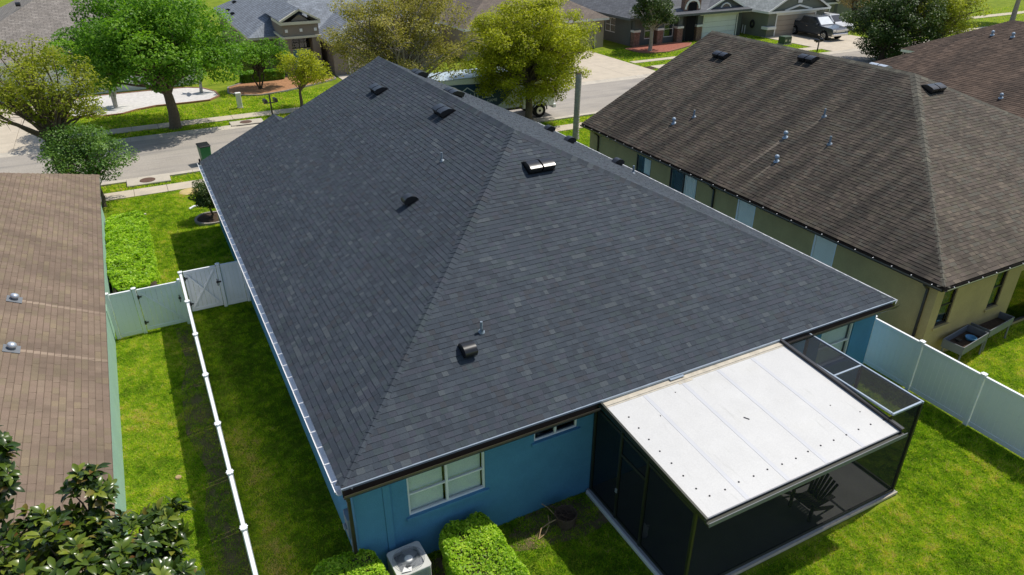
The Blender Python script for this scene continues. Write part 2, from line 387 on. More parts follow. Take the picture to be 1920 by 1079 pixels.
leaf_mat('bush_leaf', [(0, (.045, .11, .02)), (.5, (.12, .23, .04)), (1, (.24, .36, .09))], .45, .35, .4)
leaf_mat('dry_leaf', [(0, (.20, .13, .06)), (1, (.36, .26, .12))], .8, .2, .1)

# ------------------------------------------------------------------ setting: ground, street, pavements
def struct(o): return tag(o, kind='structure')
m = MB(); m.poly([(-220,-160,-.02),(320,-160,-.02),(320,420,-.02),(-220,420,-.02)])
struct(m.build('ground', 'grass_ground'))
m = MB(); m.poly([(-120,33.75,.0),(220,33.75,.0),(220,41.75,.0),(-120,41.75,.0)]); struct(m.build('street', 'asphalt'))
# rolled concrete gutters either side, with joints every 3 m left open
def gutter_strip(y0, y1, ytop, name):
    m = MB()
    xs = np.arange(-60, 120, 3.0)
    for x in xs:
        a, b = x+.006, x+2.994
        m.add([(a,y0,.004),(b,y0,.004),(b,y1,.03),(a,y1,.03),(b,ytop,.09),(a,ytop,.09),(b,ytop,-.02),(a,ytop,-.02)],
              [(0,1,2,3),(3,2,4,5),(5,4,6,7)])
    struct(m.build(name, 'concrete_old'))
gutter_strip(33.78, 33.35, 33.05, 'near_kerb')
gutter_strip(41.72, 42.2, 42.5, 'far_kerb')
def slabs(name, rects, matname, z=.035, gap=.018):
    """a pavement whose slabs are separate pieces; rects = (x0,x1,y0,y1)"""
    x0 = min(r[0] for r in rects); x1 = max(r[1] for r in rects); y0 = min(r[2] for r in rects); y1 = max(r[3] for r in rects)
    base = MB(); base.box(x0+.02, x1-.02, y0+.02, y1-.02, -.02, z*.55)
    root = struct(base.build(name, 'soil'))
    for r in rects:
        q = MB(); q.box(r[0]+gap/2, r[1]-gap/2, r[2]+gap/2, r[3]-gap/2, -.015, z+random.uniform(-.004, .004))
        q.build('slab', matname, root, bevel=.008)
    return root
slabs('near_sidewalk', [(x, x+1.7, 30.45, 31.65) for x in np.arange(-22, 46, 1.7)], 'concrete')
slabs('far_sidewalk', [(x, x+1.7, 44.25, 45.55) for x in np.arange(-30, 100, 1.7) if not (-14.2 < x < -8 or 30 < x < 42 or 63.5 < x < 74)], 'concrete')
def grid(x0, x1, y0, y1, nx, ny):
    return [(x0+(x1-x0)*i/nx, x0+(x1-x0)*(i+1)/nx, y0+(y1-y0)*j/ny, y0+(y1-y0)*(j+1)/ny) for i in range(nx) for j in range(ny)]
slabs('driveway_by_white_gravel', grid(-14.4, -7.6, 42.5, 55.5, 3, 5), 'concrete')
slabs('driveway_by_brown_garage', grid(31.5, 42.2, 42.5, 55.6, 3, 4), 'concrete', .04)
slabs('driveway_with_cars', grid(65.2, 75.5, 42.5, 53.2, 3, 3), 'concrete', .04)
slabs('driveway_by_portico', grid(14.8, 21.8, 42.5, 56.0, 2, 4), 'concrete_old', .04)
slabs('path_by_red_mulch', grid(42.6, 58.0, 47.4, 48.3, 8, 1), 'concrete', .03)
slabs('far_street_pavement', grid(86, 118, 50.6, 52.0, 10, 1), 'concrete', .03)
m = MB(); m.poly([(74,28,.004),(120,28,.004),(120,33.4,.004),(74,33.4,.004)]); struct(m.build('side_path', 'concrete_old'))
# storm drains
for (x, y, lab, mt) in ((-2.45, 32.75, 'storm drain with brown round lid on near verge', 1.15), (4.7, 42.85, 'storm drain with brown round lid at far kerb', 1.15)):
    t = thing('storm_drain', lab, 'storm drain', (x, y, 0), 0, 'storm drains along the street')
    m = MB(); m.box(-1.15, 1.15, -.62, .55, -.02, .11); m.build('drain_top', 'concrete_old', t, .03, world=False)
    m = MB(); m.cyl((-.05,-.05,.1), (-.05,-.05,.125), .42, None, 20); m.build('lid', 'drain_lid', t, world=False)
    if y > 40:
        m = MB(); m.box(-.8, .9, -.66, -.622, .0, .07); m.build('throat', 'dark_void', t, world=False)

# ------------------------------------------------------------------ shingled roofs
def clip(poly, a, b):
    """keep the left side of the directed line a->b"""
    out = []; n = len(poly)
    d = lambda p: (b[0]-a[0])*(p[1]-a[1])-(b[1]-a[1])*(p[0]-a[0])
    for i in range(n):
        p, q = poly[i], poly[(i+1) % n]; dp, dq = d(p), d(q)
        if dp >= 0: out.append(p)
        if (dp > 0 and dq < 0) or (dp < 0 and dq > 0):
            t = dp/(dp-dq); out.append((p[0]+(q[0]-p[0])*t, p[1]+(q[1]-p[1])*t))
    return out
CAM = Vector((-2.042, -11.776, 14.332))
def shingle_face(O, U, V, poly, e, widths, thick, seed, pieces=None):
    """O eave origin, U along the eave, V up the slope; poly convex CCW in (u,v).
    Returns (V,F4-list,rnd) of merged tabs; full tabs are also offered to `pieces`."""
    O, U, V = Vector(O), Vector(U).normalized(), Vector(V).normalized(); N = U.cross(V).normalized()
    r = random.Random(seed); tabs = []
    vmax = max(p[1] for p in poly); k = 0
    while k*e < vmax:
        v0, v1 = k*e, (k+1)*e; k += 1
        row = clip(clip(poly, (0, v0), (1, v0)), (1, v1), (0, v1))
        if len(row) < 3: continue
        ua, ub = min(p[0] for p in row), max(p[0] for p in row); u = ua-r.random()*max(widths)
        last = None
        while u < ub:
            wi = r.randrange(len(widths)); w = widths[wi]; ti = r.randrange(len(thick)); t = thick[ti]
            rn = r.random()
            if last is not None and r.random() < .12: rn = last
            last = rn
            rect = [(u, v0), (u+w, v0), (u+w, v1), (u, v1)]
            q = rect
            n = len(poly); inside = True
            for i in range(n):
                a, b = poly[i], poly[(i+1) % n]
                if any((b[0]-a[0])*(p[1]-a[1])-(b[1]-a[1])*(p[0]-a[0]) < -1e-6 for p in q):
                    inside = False; q = clip(q, a, b)
                    if len(q) < 3: break
            if len(q) >= 3: tabs.append((q, inside, v0, v1, t, rn, wi, ti, u))
            u += w
    return O, U, V, N, tabs
def build_roof_field(name, faces, matname, piece_mat, parent, n_pieces, e, widths, thick, gap=.004, lip=None):
    """faces: list of shingle_face results. The n_pieces nearest whole tabs become objects, the rest one merged part."""
    cand = []
    for fi, (O, U, V, N, tabs) in enumerate(faces):
        for ti, tb in enumerate(tabs):
            if tb[1]:
                c = O+U*(tb[8]+widths[tb[6]]/2)+V*(tb[2]+e/2)
                d = (c-CAM); pr = d.dot(fw)
                px = 960+1342*d.dot(rt)/pr; py = 539.5-1342*d.dot(up)/pr
                if 5 < px < 1915 and 5 < py < 1070 and N.dot(-d) > 0: cand.append((d.length/max(.2, N.dot(-d)/d.length)**.5, fi, ti))
    cand.sort(); chosen = {(a, b) for _, a, b in cand[:n_pieces]}
    variants = {}
    Vs = []; Fs = []; Rn = []
    edge_f = []
    def tabgeo(q, v0, v1, t, w0, w1):
        if lip and len(q) == 4 and abs(q[0][1]-v0) < 1e-6:
            vl = v0+lip; (a, _), (b, _) = q[0], q[1]
            vs = [(a,v0,t),(b,v0,t),(b,vl,t*.92),(a,vl,t*.92),(b,v1,t*.2),(a,v1,t*.2),(a,v0,-.004),(b,v0,-.004),(b,v1,-.004),(a,v1,-.004)]
            return vs, [(3,2,4,5),(0,1,2,3),(6,7,1,0),(7,8,4,2,1),(9,6,0,3,5)]
        h = lambda v: t*(1-(v-v0)/(v1-v0))*.8+t*.2
        top = [(p[0], p[1], h(p[1])) for p in q]
        bot = [(p[0], p[1], -.004) for p in q]
        n = len(q); fs = [list(range(n))]
        fs += [[n+i, n+(i+1) % n, (i+1) % n, i] for i in range(n) if not (abs(q[i][1]-v1) < 1e-6 and abs(q[(i+1) % n][1]-v1) < 1e-6)]
        return top+bot, fs
    for fi, (O, U, V, N, tabs) in enumerate(faces):
        M = Matrix((U, V, N)).transposed().to_4x4(); M.translation = O
        for ti, (q, ins, v0, v1, t, rn, wi, thi, u) in enumerate(tabs):
            if (fi, ti) in chosen:
                key = (wi, thi)
                if key not in variants:
                    mb = MB(); w = widths[wi]-gap
                    vs, fs = tabgeo([(0,0),(w,0),(w,e),(0,e)], 0, e, t, 0, w); mb.add(vs, fs)
                    me = bpy.data.meshes.new('shingle'); me.from_pydata(mb.v, [], mb.f); me.materials.append(MATS[piece_mat]); me.materials.append(MATS['taupe_edge' if lip else 'shingle_edge']); me.polygons.foreach_set('material_index', [0]+[1]*(len(mb.f)-1)); variants[key] = me
                o = bpy.data.objects.new('shingle', variants[key]); COL.objects.link(o); o.parent = parent
                o.matrix_basis = M @ Matrix.Translation((u+gap/2, v0, 0))
                continue
            if ins: q = [(u+gap/2, v0), (u+widths[wi]-gap/2, v0), (u+widths[wi]-gap/2, v1), (u+gap/2, v1)]
            vs, fs = tabgeo(q, v0, v1, t, 0, 0); o0 = len(Vs)
            Vs += [O+U*a+V*b+N*c for a, b, c in vs]; Fs += [[i+o0 for i in f] for f in fs]; edge_f += [0]+[1]*(len(fs)-1); Rn += [rn]*len(vs)
    me = bpy.data.meshes.new(name); me.from_pydata([tuple(v) for v in Vs], [], Fs); me.materials.append(MATS[matname]); me.materials.append(MATS['taupe_edge' if lip else 'shingle_edge']); me.polygons.foreach_set('material_index', edge_f)
    a = me.attributes.new('rnd', 'FLOAT', 'POINT'); a.data.foreach_set('value', np.array(Rn, dtype=np.float32))
    return tag(link(name, me, parent), kind='stuff')
def cap_row(p0, p1, nl, nr, parent, matname, e=.2, wd=.17, name='ridge_cap', th=.028):
    """bent cap shingles laid one over the next from p0 (low) to p1 (high); nl/nr the two roof normals"""
    p0, p1 = Vector(p0), Vector(p1); d = (p1-p0); L = d.length; d.normalize()
    nl, nr = Vector(nl).normalized(), Vector(nr).normalized()
    al = nl.cross(d).normalized(); ar = nr.cross(d).normalized()
    mid = (nl+nr).normalized()
    if al.dot(nr-nl) > 0: al = -al
    if ar.dot(nr-nl) < 0: ar = -ar
    # local frame: x=d ; build cross-section once
    key = (tuple(round(x, 3) for x in (*d, *nl, *nr)), matname)
    def section(s, lift):
        pts = []
        for a, n_, k in ((al, nl, 1.), (al, nl, .45)): pts.append(a*wd*k+n_*(lift*(.6+.7*(1-k))))
        pts.append(mid*(lift*1.1+.016))
        for a, n_, k in ((ar, nr, .45), (ar, nr, 1.)): pts.append(a*wd*k+n_*(lift*(.6+.7*(1-k))))
        return [p+d*s for p in pts]
    lo = section(0, th); hi = section(e*1.12, .014); under = [p-mid*.024 for p in lo]
    mb = MB(); mb.add(lo+hi+under, [(i, i+1, i+6, i+5) for i in range(4)]+[(10+i, 11+i, i+1, i) for i in range(4)]+[(0,5,10),(4,14,9)])
    me = bpy.data.meshes.new(name); me.from_pydata(mb.v, [], mb.f); me.materials.append(MATS[matname])
    n = int(L/e)
    for i in range(n):
        o = bpy.data.objects.new(name, me); COL.objects.link(o); o.parent = parent
        o.location = p0+d*(i*L/n); 
def slope_normals(s): return {'l': (-s,0,1), 'r': (s,0,1), 'n': (0,-s,1), 'f': (0,s,1)}

# vents and pipes standing on a roof
def frame(O, U, V):
    U, V = Vector(U).normalized(), Vector(V).normalized(); M = Matrix((U, V, U.cross(V))).transposed().to_4x4(); M.translation = Vector(O); return M
def place(o, M): o.matrix_basis = M; return o
def hood_mesh(w, d, h, units, mats, name='roof_vent'):
    """low hooded vent: rounded back uphill (+y), open mouth downhill (-y)"""
    mb = MB(); tot = units*w+(units-1)*.06
    mb.box(-tot/2-.03, tot/2+.03, -d*.52, d*.6, 0, .012, 1)
    for i in range(units):
        x0 = -tot/2+i*(w+.06); x1 = x0+w
        prof = [(-d*.5, .05), (-d*.5, h*.92), (-d*.32, h), (d*.2, h*.82), (d*.45, h*.4), (d*.55, .012)]
        n = len(prof)
        vs = [(x0, y, z) for y, z in prof]+[(x1, y, z) for y, z in prof]
        mb.add(vs, [(j, j+1, n+j+1, n+j) for j in range(1, n-1)], 0, True)
        mb.add(vs, [(0, 1, n+1, n)], 0)
        mb.add(vs, [list(range(n))[::-1], list(range(n, 2*n))], 0)
        mb.box(x0+.03, x1-.03, -d*.42, d*.3, .012, .05, 1)
        for xx in (x0+w*.3, x0+w*.7): mb.box(xx-.01, xx+.01, -d*.53, -d*.5, .05, h*.5, 0)
    me = bpy.data.meshes.new(name); me.from_pydata(mb.v, [], mb.f)
    for q in mats: me.materials.append(MATS[q])
    me.polygons.foreach_set('material_index', mb.m); me.polygons.foreach_set('use_smooth', mb.sm); return me
def pipe_mesh(h, r, matname, cap=False, tilt=None):
    mb = MB(); T = tilt or Vector((0,0,1))
    mb.lathe((0,0,.0), [(r*2.6, .0), (r*2.4, .012), (r*1.5, .03), (r*1.15, .09)], 12, 0)
    mb.tube([(0,0,0), T*h], r, 10, 0)
    if cap:
        c = T*h; mb.lathe(tuple(c), [(r*1.1,-.06),(r*1.9,-.05),(r*2.0,.02),(r*1.5,.07),(.001,.09)], 12, 0)
    me = bpy.data.meshes.new('vent_pipe'); me.from_pydata(mb.v, [], mb.f); me.materials.append(MATS[matname])
    me.polygons.foreach_set('use_smooth', mb.sm); return me
def goose_mesh(matname):
    mb = MB(); mb.box(-.18, .18, -.17, .26, 0, .006)
    pts = []; n = 8
    prof = [(.26, .012), (.22, .13), (.1, .24), (-.06, .27), (-.2, .22), (-.22, .10), (-.2, .09)]
    k = len(prof)
    for sx in (-1, 1): pts += [(sx*(.17 if i in (1, 2, 3, 4) else .16), y, z) for i, (y, z) in enumerate(prof)]
    mb.add(pts, [(i, i+1, k+i+1, k+i) for i in range(k-1)], 0, True); mb.add(pts, [list(range(k)), list(range(k, 2*k))[::-1]], 0)
    mb.box(-.15, .15, -.16, .2, .012, .09)
    me = bpy.data.meshes.new('roof_vent'); me.from_pydata(mb.v, [], mb.f); me.materials.append(MATS[matname])
    me.polygons.foreach_set('use_smooth', mb.sm); return me

# ------------------------------------------------------------------ walls and windows
def wall_face(mb, a, b, z0, z1, openings, inward, depth=.12, mi=0, top=None):
    """wall from a to b (x,y) with rectangular openings (u0,u1,z0,z1), reveals run `depth` along inward"""
    a, b = Vector((*a, 0)), Vector((*b, 0)); L = (b-a).length; d = (b-a)/L; inn = Vector((*inward, 0))*depth
    us = sorted({0., L, *[o[0] for o in openings], *[o[1] for o in openings]}); zs = sorted({z0, z1, *[o[2] for o in openings], *[o[3] for o in openings]})
    P = lambda u, z, k=0: a+d*u+Vector((0,0,z))+inn*k
    for i in range(len(us)-1):
        for j in range(len(zs)-1):
            um, zm = (us[i]+us[i+1])/2, (zs[j]+zs[j+1])/2
            if any(o[0] < um < o[1] and o[2] < zm < o[3] for o in openings): continue
            mb.poly([P(us[i], zs[j]), P(us[i+1], zs[j]), P(us[i+1], zs[j+1]), P(us[i], zs[j+1])], mi)
    for (u0, u1, q0, q1) in openings:
        for A, B in (((u0,q0),(u1,q0)),((u1,q0),(u1,q1)),((u1,q1),(u0,q1)),((u0,q1),(u0,q0))):
            mb.poly([P(*A), P(*B), P(*B, 1), P(*A, 1)], mi)
def window(parent, a, d, out, u0, u1, z0, z1, nx=1, ny=2, recess=.06, frame_m='white_vinyl', pane_m='pane', back='blind', fw_=.06, sill=None, name='window', back_d=.09):
    """frame, panes, backing and sill in a wall opening. a: wall origin (x,y), d: along, out: outward normal"""
    a, d, n = Vector((*a, 0)), Vector((*d, 0)), Vector((*out, 0))
    def bx(mb, ua, ub, za, zb, k0, k1):
        c = [a+d*u+Vector((0,0,z))+n*k for k in (k0, k1) for z in (za, zb) for u in (ua, ub)]
        mb.add(c, [(0,1,3,2),(4,6,7,5),(0,4,5,1),(1,5,7,3),(3,7,6,2),(2,6,4,0)])
    m = MB(); r0, r1 = -recess-.05, -recess+.02
    bx(m, u0, u1, z0, z0+fw_, r0, r1); bx(m, u0, u1, z1-fw_, z1, r0, r1)
    bx(m, u0, u0+fw_, z0+fw_, z1-fw_, r0, r1); bx(m, u1-fw_, u1, z0+fw_, z1-fw_, r0, r1)
    cw = (u1-u0)/nx
    for i in range(1, nx): bx(m, u0+cw*i-fw_*.6, u0+cw*i+fw_*.6, z0+fw_, z1-fw_, r0+.003, r1+.003)
    ch = (z1-z0)/ny
    for i in range(nx):
        for j in range(1, ny): bx(m, u0+cw*i+fw_*.6, u0+cw*(i+1)-fw_*.6, z0+ch*j-fw_*.4, z0+ch*j+fw_*.4, r0+.006, r1-.004)
    w = m.build(name, frame_m, parent)
    for i in range(nx):
        for j in range(ny):
            q = MB(); bx(q, u0+cw*i+fw_*.5, u0+cw*(i+1)-fw_*.5, z0+ch*j+fw_*.3, z0+ch*(j+1)-fw_*.3, -recess-.02, -recess-.014)
            q.build('pane', pane_m, w)
    if back == 'blind':
        q = MB(); z = z0-.01
        while z < z1-.03:
            for i in range(nx):
                ua, ub = u0+cw*i+.07, u0+cw*(i+1)-.07
                q.add([a+d*ua+Vector((0,0,z))+n*(-recess-back_d), a+d*ub+Vector((0,0,z))+n*(-recess-back_d), a+d*ub+Vector((0,0,z+.046))+n*(-recess-back_d-.022), a+d*ua+Vector((0,0,z+.046))+n*(-recess-back_d-.022)], [(0,1,2,3)])
            z += .045
        q.build('blind', 'blind', w)
    if back == 'blind_warm':
        back = None; q = MB(); bx(q, u0+.05, u1-.05, z0+.03, z1-.03, -recess-back_d-.02, -recess-back_d)
        q.build('blind', 'blind_warm', w)
    if back == 'curtain':
        q = MB(); k = 24; um = u0+(u1-u0)*.45
        vs = []
        for i in range(k+1):
            u = um+(u1-um)*i/k; dd = -recess-back_d-.02*(1+math.sin(i*1.9))
            vs += [a+d*u+Vector((0,0,z0+.05))+n*dd, a+d*u+Vector((0,0,z1-.05))+n*dd]
        q.add(vs, [(2*i, 2*i+2, 2*i+3, 2*i+1) for i in range(k)]); q.build('curtain', 'curtain', w)
    q = MB(); bx(q, u0-.02, u1+.02, z0-.02, z1+.02, -recess-back_d-.30, -recess-back_d-.27); q.build('dark_room', 'interior', w)
    if sill:
        q = MB(); bx(q, u0-.08, u1+.08, z0-.1, z0-.002, -.06, .06); q.build('sill', sill, w, bevel=.01)
    return w
def gutter(parent, p0, p1, out, matname, lip=None, size=.13, strap=None, strap_m=None, name='gutter', short=False):
    """open K-style trough along an eave from p0 to p1; out = horizontal outward direction"""
    p0, p1, n = Vector(p0), Vector(p1), Vector((*out, 0)); z = Vector((0,0,1))
    prof = [(0, 0), (0, -size), (size*.6, -size), (size*.95, -size*.45), (size*.95, -.01), (size*1.05, 0), (size*1.0, -.012), (size*.9, -.02), (size*.9, -size*.42), (size*.57, -size+.008), (.008, -size+.008), (.008, 0)]
    m = MB(); k = len(prof)
    vs = [p0+n*a+z*b for a, b in prof]+[p1+n*a+z*b for a, b in prof]
    for i in range(k):
        j = (i+1) % k; m.add([vs[i], vs[j], vs[k+j], vs[k+i]], [(0,1,2,3)], 1 if (lip and i in (3, 4, 5, 6)) else 0)
    m.add(vs[:k], [list(range(k))]); m.add(vs[k:], [list(range(k))[::-1]])
    g = m.build(name, [matname, lip or matname], parent)
    if strap:
        d = (p1-p0); L = d.length; d.normalize(); s = strap*.5
        while s < L:
            q = MB(); c = p0+d*s; q.bar(c+n*(size*.6 if short else -.02)+z*.012, c+n*size*.98+z*.006, .024, .006); q.build('hanger', strap_m or matname, g); s += strap
    return g
def downspout(parent, x, y, ztop, zbot, matname, out, off=.06, w=.07):
    n = Vector((*out, 0)); p = Vector((x, y, 0)); m = MB()
    m.bar(p+n*.32+Vector((0,0,ztop)), p+n*.32+Vector((0,0,ztop-.12)), w, w)
    m.bar(p+n*.32+Vector((0,0,ztop-.10)), p+n*off+Vector((0,0,ztop-.32)), w, w)
    m.bar(p+n*off+Vector((0,0,ztop-.3)), p+n*off+Vector((0,0,zbot+.1)), w, w*1.01)
    m.bar(p+n*off+Vector((0,0,zbot+.12)), p+n*(off+.22)+Vector((0,0,zbot+.03)), w*.98, w*.98)
    return m.build('downspout', matname, parent)

def hip_deck(x0, x1, y0, y1, ze, s, axis='y', near='hip', far='hip', drop=.008):
    """roof planes as polygons: dict l,r,n,f -> list of points; ridge along axis"""
    if axis == 'y':
        h = (x1-x0)/2; xr = x0+h; zr = ze+s*h
        ya = y0+h if near == 'hip' else y0; yb = y1-h if far == 'hip' else y1
        P = {'l': [(x0,y1,ze),(x0,y0,ze),(xr,ya,zr),(xr,yb,zr)], 'r': [(x1,y0,ze),(x1,y1,ze),(xr,yb,zr),(xr,ya,zr)]}
        if near == 'hip': P['n'] = [(x0,y0,ze),(x1,y0,ze),(xr,ya,zr)]
        if far == 'hip': P['f'] = [(x1,y1,ze),(x0,y1,ze),(xr,yb,zr)]
    else:
        h = (y1-y0)/2; yr = y0+h; zr = ze+s*h
        xa = x0+h if near == 'hip' else x0; xb = x1-h if far == 'hip' else x1
        P = {'n': [(x0,y0,ze),(x1,y0,ze),(xb,yr,zr),(xa,yr,zr)], 'f': [(x1,y1,ze),(x0,y1,ze),(xa,yr,zr),(xb,yr,zr)]}
        if near == 'hip': P['l'] = [(x0,y1,ze),(x0,y0,ze),(xa,yr,zr)]
        if far == 'hip': P['r'] = [(x1,y0,ze),(x1,y1,ze),(xb,yr,zr)]
    return {k: [(a, b, c-drop) for a, b, c in v] for k, v in P.items()}
def deck_mesh(P, mats, extra=()):
    m = MB(); names = []
    for k, v in P.items():
        q = mats[k] if isinstance(mats, dict) else mats
        if q not in names: names.append(q)
        m.poly(v, names.index(q))
    return m, names
def eave_box(m, x0, x1, y0, y1, ze, inset, depth=.18, mi=0):
    """fascia boards and soffit under the eaves"""
    i = .015
    for a, b, c, d in ((x0+i, x1-i, y0+i, y0+i+.03), (x0+i, x1-i, y1-i-.03, y1-i), (x0+i, x0+i+.03, y0+i+.03, y1-i-.03), (x1-i-.03, x1-i, y0+i+.03, y1-i-.03)):
        m.box(a, b, c, d, ze-depth, ze-.012, mi)
    z = ze-depth+.02; j = .046
    for a, b, c, d in ((x0+j, x1-j, y0+j, y0+inset), (x0+j, x1-j, y1-inset, y1-j), (x0+j, x0+inset, y0+inset, y1-inset), (x1-inset, x1-j, y0+inset, y1-inset)):
        m.poly([(a,c,z),(a,d,z),(b,d,z),(b,c,z)], mi)

# ------------------------------------------------------------------ the blue house with the slate roof
W, S, ZE = 17.68, .488, 3.28
HW = W/2; K = math.sqrt(1+S*S); SL = HW*K; ZR = ZE+S*HW
E_ = .154; TW = (.12, .155, .19, .23); TT = (.009, .014)
house = thing('blue_house', 'blue stucco house with large dark slate shingle hip roof in the middle', 'house', (8, 12, 0))
P = {'l': [(0,24.4,ZE),(0,0,ZE),(HW,HW,ZR),(HW,23.1,ZR),(3.72,23.1,ZE+S*3.72),(3.72,24.4,ZE+S*3.72)],
     'n': [(0,0,ZE),(W,0,ZE),(HW,HW,ZR)], 'r': [(W,0,ZE),(W,23.1,ZE),(HW,23.1,ZR),(HW,HW,ZR)],
     'wr': [(3.72,24.4,ZE+S*3.72),(3.72,23.1,ZE+S*3.72),(7.44,23.1,ZE),(7.44,24.4,ZE)]}
m = MB()
for v in P.values(): m.poly([(a, b, c-.008) for a, b, c in v], 0)
m.poly([(0,24.35,ZE-.01),(3.72,24.35,ZE+S*3.72-.01),(7.44,24.35,ZE-.01)], 1)
m.poly([(0,23.05,ZE-.01),(HW,23.05,ZR-.01),(W,23.05,ZE-.01)], 1)
eave_box(m, 0, W, 0, 23.1, ZE, .3, mi=2)
for pts in (((0,24.37,ZE),(3.72,24.37,ZE+S*3.72)), ((3.72,24.37,ZE+S*3.72),(7.44,24.37,ZE)), ((3.74,23.07,ZE+S*3.74),(HW,23.07,ZR)), ((HW,23.07,ZR),(W,23.07,ZE))):
    m.bar((pts[0][0], pts[0][1], pts[0][2]-.1), (pts[1][0], pts[1][1], pts[1][2]-.1), .04, .16, 2)
m.box(.02, 7.4, 23.1, 24.36, ZE-.19, ZE-.16, 2)
roof = m.build('roof', ['shingle_edge', 'blue_stucco', 'bronze'], house)
fl = shingle_face((0,24.4,ZE), (0,-1,0), (1,0,S), [(1.3,0),(24.4,0),(24.4-HW,SL),(1.3,SL)], E_, TW, TT, 1)
fl2 = shingle_face((0,24.4,ZE), (0,-1,0), (1,0,S), [(0,0),(1.3,0),(1.3,3.72*K),(0,3.72*K)], E_, TW, TT, 2)
fn = shingle_face((0,0,ZE), (1,0,0), (0,1,S), [(0,0),(W,0),(HW,SL)], E_, TW, TT, 3)
fr_ = shingle_face((W,0,ZE), (0,1,0), (-1,0,S), [(0,0),(23.1,0),(23.1,SL),(HW,SL)], E_, TW, TT, 4)
fw2 = shingle_face((7.44,23.1,ZE), (0,1,0), (-1,0,S), [(0,0),(1.3,0),(1.3,3.72*K),(0,3.72*K)], E_, TW, TT, 5)
build_roof_field('shingle_field', [fl, fl2, fn, fr_, fw2], 'slate_shingle', 'slate_shingle_piece', roof, 300, E_, TW, TT, .001)
SN = slope_normals(S)
cap_row((.05,.05,ZE), (HW,HW,ZR), SN['l'], SN['n'], roof, 'slate_shingle_piece', .19, .21)
cap_row((W-.05,.05,ZE), (HW,HW,ZR), SN['n'], SN['r'], roof, 'slate_shingle_piece', .19, .21)
cap_row((HW,23.1,ZR), (HW,HW,ZR), SN['r'], SN['l'], roof, 'slate_shingle_piece', .19, .21)
cap_row((3.72,24.4,ZE+S*3.72), (3.72,23.1,ZE+S*3.72), SN['r'], SN['l'], roof, 'slate_shingle_piece', .19, .17)
# drip edges
m = MB(); m.box(-.012, W+.012, -.045, .004, ZE-.05, ZE-.0); m.build('drip_edge', 'drip_metal', roof)
m = MB(); m.box(W-.004, W+.035, .01, 23.1, ZE-.04, ZE-.002); m.build('drip_edge', 'white_metal', roof)
# vents: left slope, end slope, right slope
LF = lambda x, y, dz=0: frame((x, y, ZE+S*x+dz), (0,-1,0), (1,0,S))
NF = lambda x, y, dz=0: frame((x, y, ZE+S*y+dz), (1,0,0), (0,1,S))
RF = lambda x, y, dz=0: frame((x, y, ZE+S*(W-x)+dz), (0,1,0), (-1,0,S))
H2 = hood_mesh(.42, .52, .24, 2, ('black_metal', 'dark_void')); G1 = goose_mesh('black_metal')
for M in (LF(7.5,19.1,.02), LF(8.15,13.25,.02), NF(8.85,7.25,.02), RF(9.85,16.3,.02), RF(10.3,21.5,.02)): place(link('roof_vent', H2, roof), M)
for M in (LF(5.05,8.85,.02), NF(3.95,2.1,.02), RF(15.9,18.55,.02), RF(15.2,15.5,.02), RF(16.3,13.2,.02)): place(link('roof_vent', G1, roof), M)
def plumb(M, h, r, mt, cap=False):
    T = (M.to_3x3().inverted() @ Vector((0,0,1))).normalized()
    return place(link('vent_pipe', pipe_mesh(h, r, mt, cap, T), roof_cur), M)
roof_cur = roof
plumb(LF(6.66,10.0,.02), .3, .035, 'grey_pipe'); plumb(NF(4.53,2.5,.02), .3, .035, 'grey_pipe'); plumb(RF(15.6,11.1,.02), .32, .04, 'grey_pipe')
# gutters
gutter(house, (0,-.02,ZE-.03), (0,24.4,ZE-.03), (-1,0), 'galvanised', 'white_metal', .145, .62, 'white_metal')
gutter(house, (0,-.035,ZE-.06), (6.5,-.035,ZE-.06), (0,-1), 'bronze', 'bronze_lip', .165)
gutter(house, (12.85,-.035,ZE-.06), (W,-.035,ZE-.06), (0,-1), 'bronze', 'bronze_lip', .165)
gutter(house, (W+.02,0,ZE-.05), (W+.02,23.1,ZE-.05), (1,0), 'white_metal', None, .13)
# walls
OW = .28
m = MB()
A_, B_ = (OW, OW), (W-OW, OW)
op_n = [(1.52-OW, 3.52-OW, 1.45, 2.72), (4.88-OW, 6.15-OW, 2.38, 2.80), (9.2-OW, 11.6-OW, .1, 2.45), (14.95-OW, 16.4-OW, 1.3, 2.75)]
wall_face(m, A_, B_, -.05, ZE-.12, op_n, (0,1), .14)
op_l = [(4., 5.3, 1.2, 2.6), (9., 10.2, 1.2, 2.6)]
wall_face(m, (OW,24.1), (OW,OW), -.05, ZE-.12, [], (1,0))
wall_face(m, (W-OW,OW), (W-OW,22.8), -.05, ZE-.12, [], (-1,0))
wall_face(m, (W-OW,22.8), (7.2,22.8), -.05, ZE-.12, [], (0,-1))
wall_face(m, (7.2,22.8), (7.2,24.1), -.05, ZE-.12, [], (-1,0))
wall_face(m, (7.2,24.1), (OW,24.1), -.05, ZE-.12, [], (0,-1))
m.build('wall', 'blue_stucco', house)
m = MB(); m.box(.25, .92, .228, .30, -.05, ZE-.18); m.box(.25, .30, .30, .95, -.05, ZE-.18); m.build('corner_pilaster', 'blue_stucco', house, .006)
m = MB(); m.box(.921, 1.09, .208, .30, -.05, ZE-.18); m.build('wall_chase', 'blue_stucco', house, .006)
kw = dict(a=A_, d=(1,0), out=(0,-1))
window(house, A_, (1,0), (0,-1), *op_n[0], nx=2, ny=2, sill='blue_stucco', fw_=.05)
window(house, A_, (1,0), (0,-1), *op_n[1], nx=2, ny=1, sill='blue_stucco', fw_=.05, back=None, pane_m='pane_dark')
window(house, A_, (1,0), (0,-1), *op_n[2], nx=2, ny=1, fw_=.06, back=None, pane_m='pane_dark', name='sliding_door')
window(house, A_, (1,0), (0,-1), *op_n[3], nx=1, ny=2, sill='blue_stucco', fw_=.05, back='blind')
